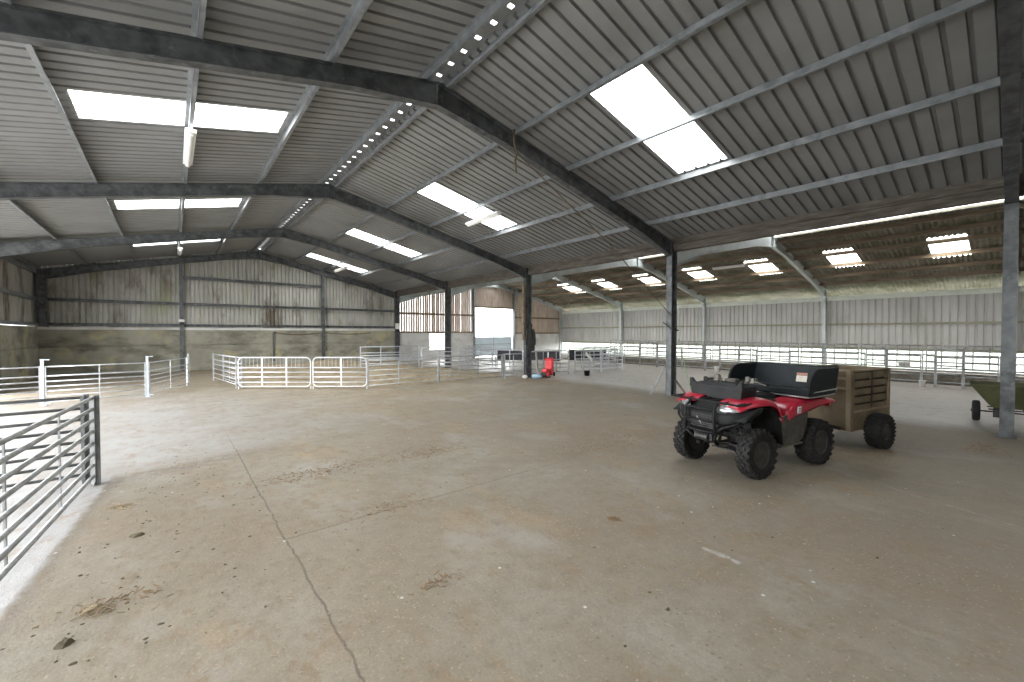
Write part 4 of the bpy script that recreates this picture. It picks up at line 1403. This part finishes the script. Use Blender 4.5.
# red bin
rbin = thing('bin', 'tall red plastic bin beside the coat column', 'bin', (11.62, 11.80, 0), radians(30))
MB().loft([[(-.13, -.13, .05), (.13, -.13, .05), (.13, .13, .05), (-.13, .13, .05)], [(-.15, -.15, .66), (.15, -.15, .66), (.15, .15, .66), (-.15, .15, .66)]], closed=True, capped=True).build('body', 'red_bin', rbin, bevel=.03, segs=3)
MB().bx(-.165, .165, -.165, .165, .66, .70).loft([[(-.15, -.15, .70), (.15, -.15, .70), (.15, .15, .70), (-.15, .15, .70)], [(-.10, -.10, .74), (.10, -.10, .74), (.10, .10, .74), (-.10, .10, .74)]], closed=True, capped=True).build('lid', 'red_bin', rbin, bevel=.01)
for s in (-1, 1):
    MB().lathe([(.075, -.02), (.08, -.015), (.08, .015), (.075, .02)], 18, 'y', (.16, s * .15, .08)).build('wheel', 'rubber', rbin)
MB().bx(.12, .18, -.13, .13, .06, .10).build('axle', 'dark_metal', rbin)
# small red pump engine in front of the bin
pe = thing('small_engine', 'small red and black engine on the floor left of the red bin', 'engine', (11.22, 11.62, 0), radians(20))
MB().bx(-.15, .15, -.12, .12, .03, .20).build('block', 'dark_metal', pe, bevel=.02)
MB().bx(-.10, .14, -.11, .11, .20, .34).build('tank', 'red_bin', pe, bevel=.04, segs=3)
MB().lathe([(.09, -.03), (.1, 0), (.09, .03)], 18, 'y', (-.04, -.14, .13)).build('starter_cover', 'red_bin', pe)
MB().bx(-.17, .17, -.14, -.10, 0, .03).bx(-.17, .17, .10, .14, 0, .03).build('skid', 'dark_metal', pe)


# blue and white sacks at the column foot
def sack(label, x, y, rz, mat, l=.2, w=.13, h=.16):
    secs = []
    for f, k in ((0, .45), (.15, .9), (.5, 1.0), (.85, .85), (1, .35)):
        secs.append([(-l + 2 * l * f, w * k * cos(2 * pi * j / 14), h / 2 + h / 2 * k * sin(2 * pi * j / 14) * (1 + .1 * sin(3 * j))) for j in range(14)])
    o = MB().loft(secs, closed=True, capped=True).build('feed_bag', mat, smooth=True)
    o.location = (x, y, 0)
    o.rotation_euler = (0, 0, rz)
    tag(o, label, 'bag', 'bags at the foot of the coat column')


sack('white plastic bag crumpled at the foot of the coat column', 10.32, 11.80, .9, 'white', .17, .11, .15)
sack('pale blue plastic bag at the foot of the coat column', 10.66, 11.50, -.5, 'blue', .19, .12, .17)
sack('pale blue plastic bag between the coat column and the small engine', 11.0, 11.92, .8, 'blue', .14, .11, .14)
# white board leaning on the hurdles
tag(MB().bar((13.95, 11.57, .56), (13.52, 11.57, .88), .15, .02, (0, -1, .3)).build('board', 'white'), 'white board lying slanted against the hurdles above the black bucket', 'board')


# ------------------------------------------------------------------ light fittings
def batten(label, x, y0, y1, z, hang=.0):
    t = thing('strip_light', label, 'light', (x, (y0 + y1) / 2, z), 0, 'strip lights')
    h = (y1 - y0) / 2
    MB().bx(-.075, .075, -h, h, -.02, .04).build('housing', 'white', t, bevel=.008)
    MB().lathe([(.04, -h + .03), (.045, -h + .05), (.045, h - .05), (.04, h - .03)], 14, 'y', (0, 0, -.035)).build('diffuser', 'white', t, smooth=True)
    for s in (-1, 1):
        MB().tube([(0, s * h * .7, .04), (0, s * h * .7, .04 + hang)], .006, 6).build('hanger', 'dark_metal', t)
    return t


batten('white strip light under the second roof light of the right main slope', 6.83, 8.85, 10.4, 4.93, .12)
batten('white strip light far down the right main slope', 6.66, 20.8, 22.6, 4.93, .15)
batten('white strip light fixed beneath the purlin between the left roof lights', .30, 8.6, 10.3, 5.01, .1)
batten('white strip light on the left slope close to the far gable', .34, 20.9, 22.3, 5.03, .1)
batten('white strip light under the side barn roof between two roof lights', 20.45, 8.0, 9.5, 4.86, .1)
fl = thing('flood_light', 'small white lamp on the left gable post just above the concrete wall', 'lamp', (.41, 23.95, 2.2))
MB().bx(-.12, .12, -.10, .0, .02, .14).build('housing', 'white', fl, bevel=.02)
MB().bx(-.08, .08, -.04, .08, -.12, .02).build('bracket', 'dark_metal', fl)
jb = thing('junction_box', 'white electrical box on the corner column above the concrete wall', 'box', (10.6, 23.86, 1.95))
MB().bx(-.13, .13, -.08, .0, .0, .36).build('case', 'white', jb, bevel=.01)
MB().bx(-.05, .05, -.08, .12, -.16, .0).build('cable_gland', 'dark_metal', jb)
# water pipe on the gable wall and the hose hooked along it
tag(MB().tube([(4.05, 24.08, .3), (4.05, 24.08, 1.72), (4.15, 24.08, 1.76)], .045, 8).build('water_pipe', 'galv_dark'), 'dark upright pipe on the concrete gable wall behind the white gates', 'pipe')
pts = [(4.1 + 2.2 * k / 16, 24.0, 1.74 - .10 * sin(pi * k / 16)) for k in range(17)]
tag(MB().tube(pts, .03, 6).build('hose', 'brown_rope'), 'brown hose sagging along the top of the concrete wall left of the gable post', 'hose', 'hoses on the gable wall')
pts = [(6.55 + 2.5 * k / 16, 24.0, 1.74 - .08 * sin(pi * k / 16)) for k in range(17)]
tag(MB().tube(pts, .025, 6).build('hose', 'brown_rope'), 'brown hose sagging along the top of the concrete wall right of the gable post', 'hose', 'hoses on the gable wall')
tag(MB().tube([(4.98, 6.02, zs(4.98, .0)), (7.8, 6.0, 3.78), (10.56, 6.02, 2.2)], .012, 6).build('cable', 'brown_rope'), 'thin brown cable slanting from the nearest rafter down to the column behind the quad bike', 'cable')
# rope hanging from the near rafter
tag(MB().tube([(4.98, 6.0, zs(4.98, .36)), (4.96, 5.98, zs(4.98, .1)), (5.05, 6.0, zs(4.98, -.05)), (5.02, 6.02, zs(4.98, -.2)), (5.12, 6.1, zs(4.98, -.38))], .018, 6).build('rope', 'brown_rope'), 'frayed brown rope hanging from the nearest rafter on the right slope', 'rope')

# ------------------------------------------------------------------ litter on the floor
random.seed(21)
bm = bmesh.new()


def lump(x, y, r, h):
    k = 7
    ring = [bm.verts.new((x + r * random.uniform(.6, 1.2) * cos(2 * pi * i / k), y + r * random.uniform(.5, 1.1) * sin(2 * pi * i / k), .001)) for i in range(k)]
    r2 = [bm.verts.new((x + (v.co.x - x) * .6, y + (v.co.y - y) * .6, h * random.uniform(.6, 1))) for v in ring]
    t = bm.verts.new((x, y, h))
    for i in range(k):
        bm.faces.new((ring[i], ring[(i + 1) % k], r2[(i + 1) % k], r2[i]))
        bm.faces.new((r2[i], r2[(i + 1) % k], t))


for _ in range(300):
    q = random.random()
    if q < .45:
        x, y = random.gauss(.1, .55), random.uniform(2.8, 7.5)
        if x < -.55 + .083 * (y - 6.5):
            continue
    elif q < .8:
        x, y = random.uniform(0, 10), random.uniform(6, 13)
    else:
        x, y = random.uniform(1.5, 9), random.uniform(.3, 6)
    lump(x, y, random.uniform(.004, .014) * (1.5 if q < .15 else 1), random.uniform(.003, .008))
mb = MB(); mb.bm.free(); mb.bm = bm
tag(mb.build('dirt_crumbs', 'dung'), 'dark crumbs of dry dung scattered over the concrete floor', 'dirt', None, 'stuff')

random.seed(8)
mb = MB()
for _ in range(1500):
    q = random.random()
    if q < .35:
        x, y = random.gauss(4.2, 1.6), random.gauss(3.6, 1.5)
    elif q < .6:
        x, y = random.gauss(.2, .5), random.gauss(5, 1.3)
    else:
        x, y = random.uniform(0, 11), random.uniform(6.5, 13)
    if x < -.5 or y < .4:
        continue
    a = random.uniform(0, pi)
    L = random.uniform(.006, .024)
    mb.bar((x - L * cos(a), y - L * sin(a), .002), (x + L * cos(a), y + L * sin(a), .002 + random.uniform(0, .004)), .0025, .002)
tag(mb.build('loose_straw', 'straw_dull'), 'loose straw stalks strewn over the concrete floor', 'straw', None, 'stuff')


random.seed(31)
mb = MB()
for cx, cy, r, k in [(2.88, 5.38, 0.35, 260), (1.66, 3.92, 0.22, 110), (4.88, 4.08, 0.4, 260), (1.19, 5.5, 0.3, 160), (1.65, 5.46, 0.3, 160), (1.4, 2.53, 0.09, 50), (7.61, 1.3, 0.3, 150), (9.4, 0.29, 0.3, 160), (6.05, 3.99, 0.4, 200), (-0.27, 3.65, 0.12, 70)]:
    for _ in range(k):
        x, y = cx + random.gauss(0, r), cy + random.gauss(0, r * .45)
        a = random.uniform(0, pi)
        L = random.uniform(.006, .022)
        mb.bar((x - L * cos(a), y - L * sin(a), .003), (x + L * cos(a), y + L * sin(a), .003 + random.uniform(0, .006)), .004, .003)
tag(mb.build('brown_chaff', 'straw_brown'), 'brown chaff lying in thin drifts on the concrete floor', 'chaff', None, 'stuff')


def tuft(label, px, py, r, mat, n=60, h=.04):
    random.seed(int(px * 100))
    m2 = MB()
    for _ in range(n):
        a = random.uniform(0, 2 * pi)
        d = random.gauss(0, r * .45)
        x, y = d * cos(a) * 1.6, d * sin(a) * .9
        b = random.uniform(0, pi)
        L = random.uniform(.012, .035)
        z = random.uniform(.004, h) * max(.2, 1 - abs(d) / r)
        m2.bar((x - L * cos(b), y - L * sin(b), max(.003, z - .008)), (x + L * cos(b), y + L * sin(b), z + .004), .004, .003)
    o = m2.build('straw_tuft', mat)
    o.location = (px, py, 0)
    o.rotation_euler = (0, 0, radians(-39))
    tag(o, label, 'straw', None, 'stuff')


def dung(label, px, py, r, h):
    global bm
    random.seed(int(px * 100 + 7))
    bm = bmesh.new()
    lump(0, 0, r, h)
    m2 = MB(); m2.bm.free(); m2.bm = bm
    o = m2.build('dung_clod', 'dung')
    o.location = (px, py, 0)
    tag(o, label, 'dung')


tuft('yellowish straw tuft on the floor near the left foreground gate', -.39, 3.6, .10, 'straw_dull', 90, .035)
tuft('pale straw tuft near the two left gate posts', -.41, 5.62, .12, 'straw_dull', 70, .02)
tuft('brown straw tuft on the floor in front of the quad bike', 3.14, 2.36, .10, 'straw_brown', 40, .012)
dung('dark round dung clod in the left foreground', -.47, 3.32, .045, .03)
dung('dark dung clod on the floor between the left gate and the slab joint', -.24, 4.72, .06, .02)
dung('small yellowish clod on the floor in the right foreground', 2.37, 1.36, .018, .012)
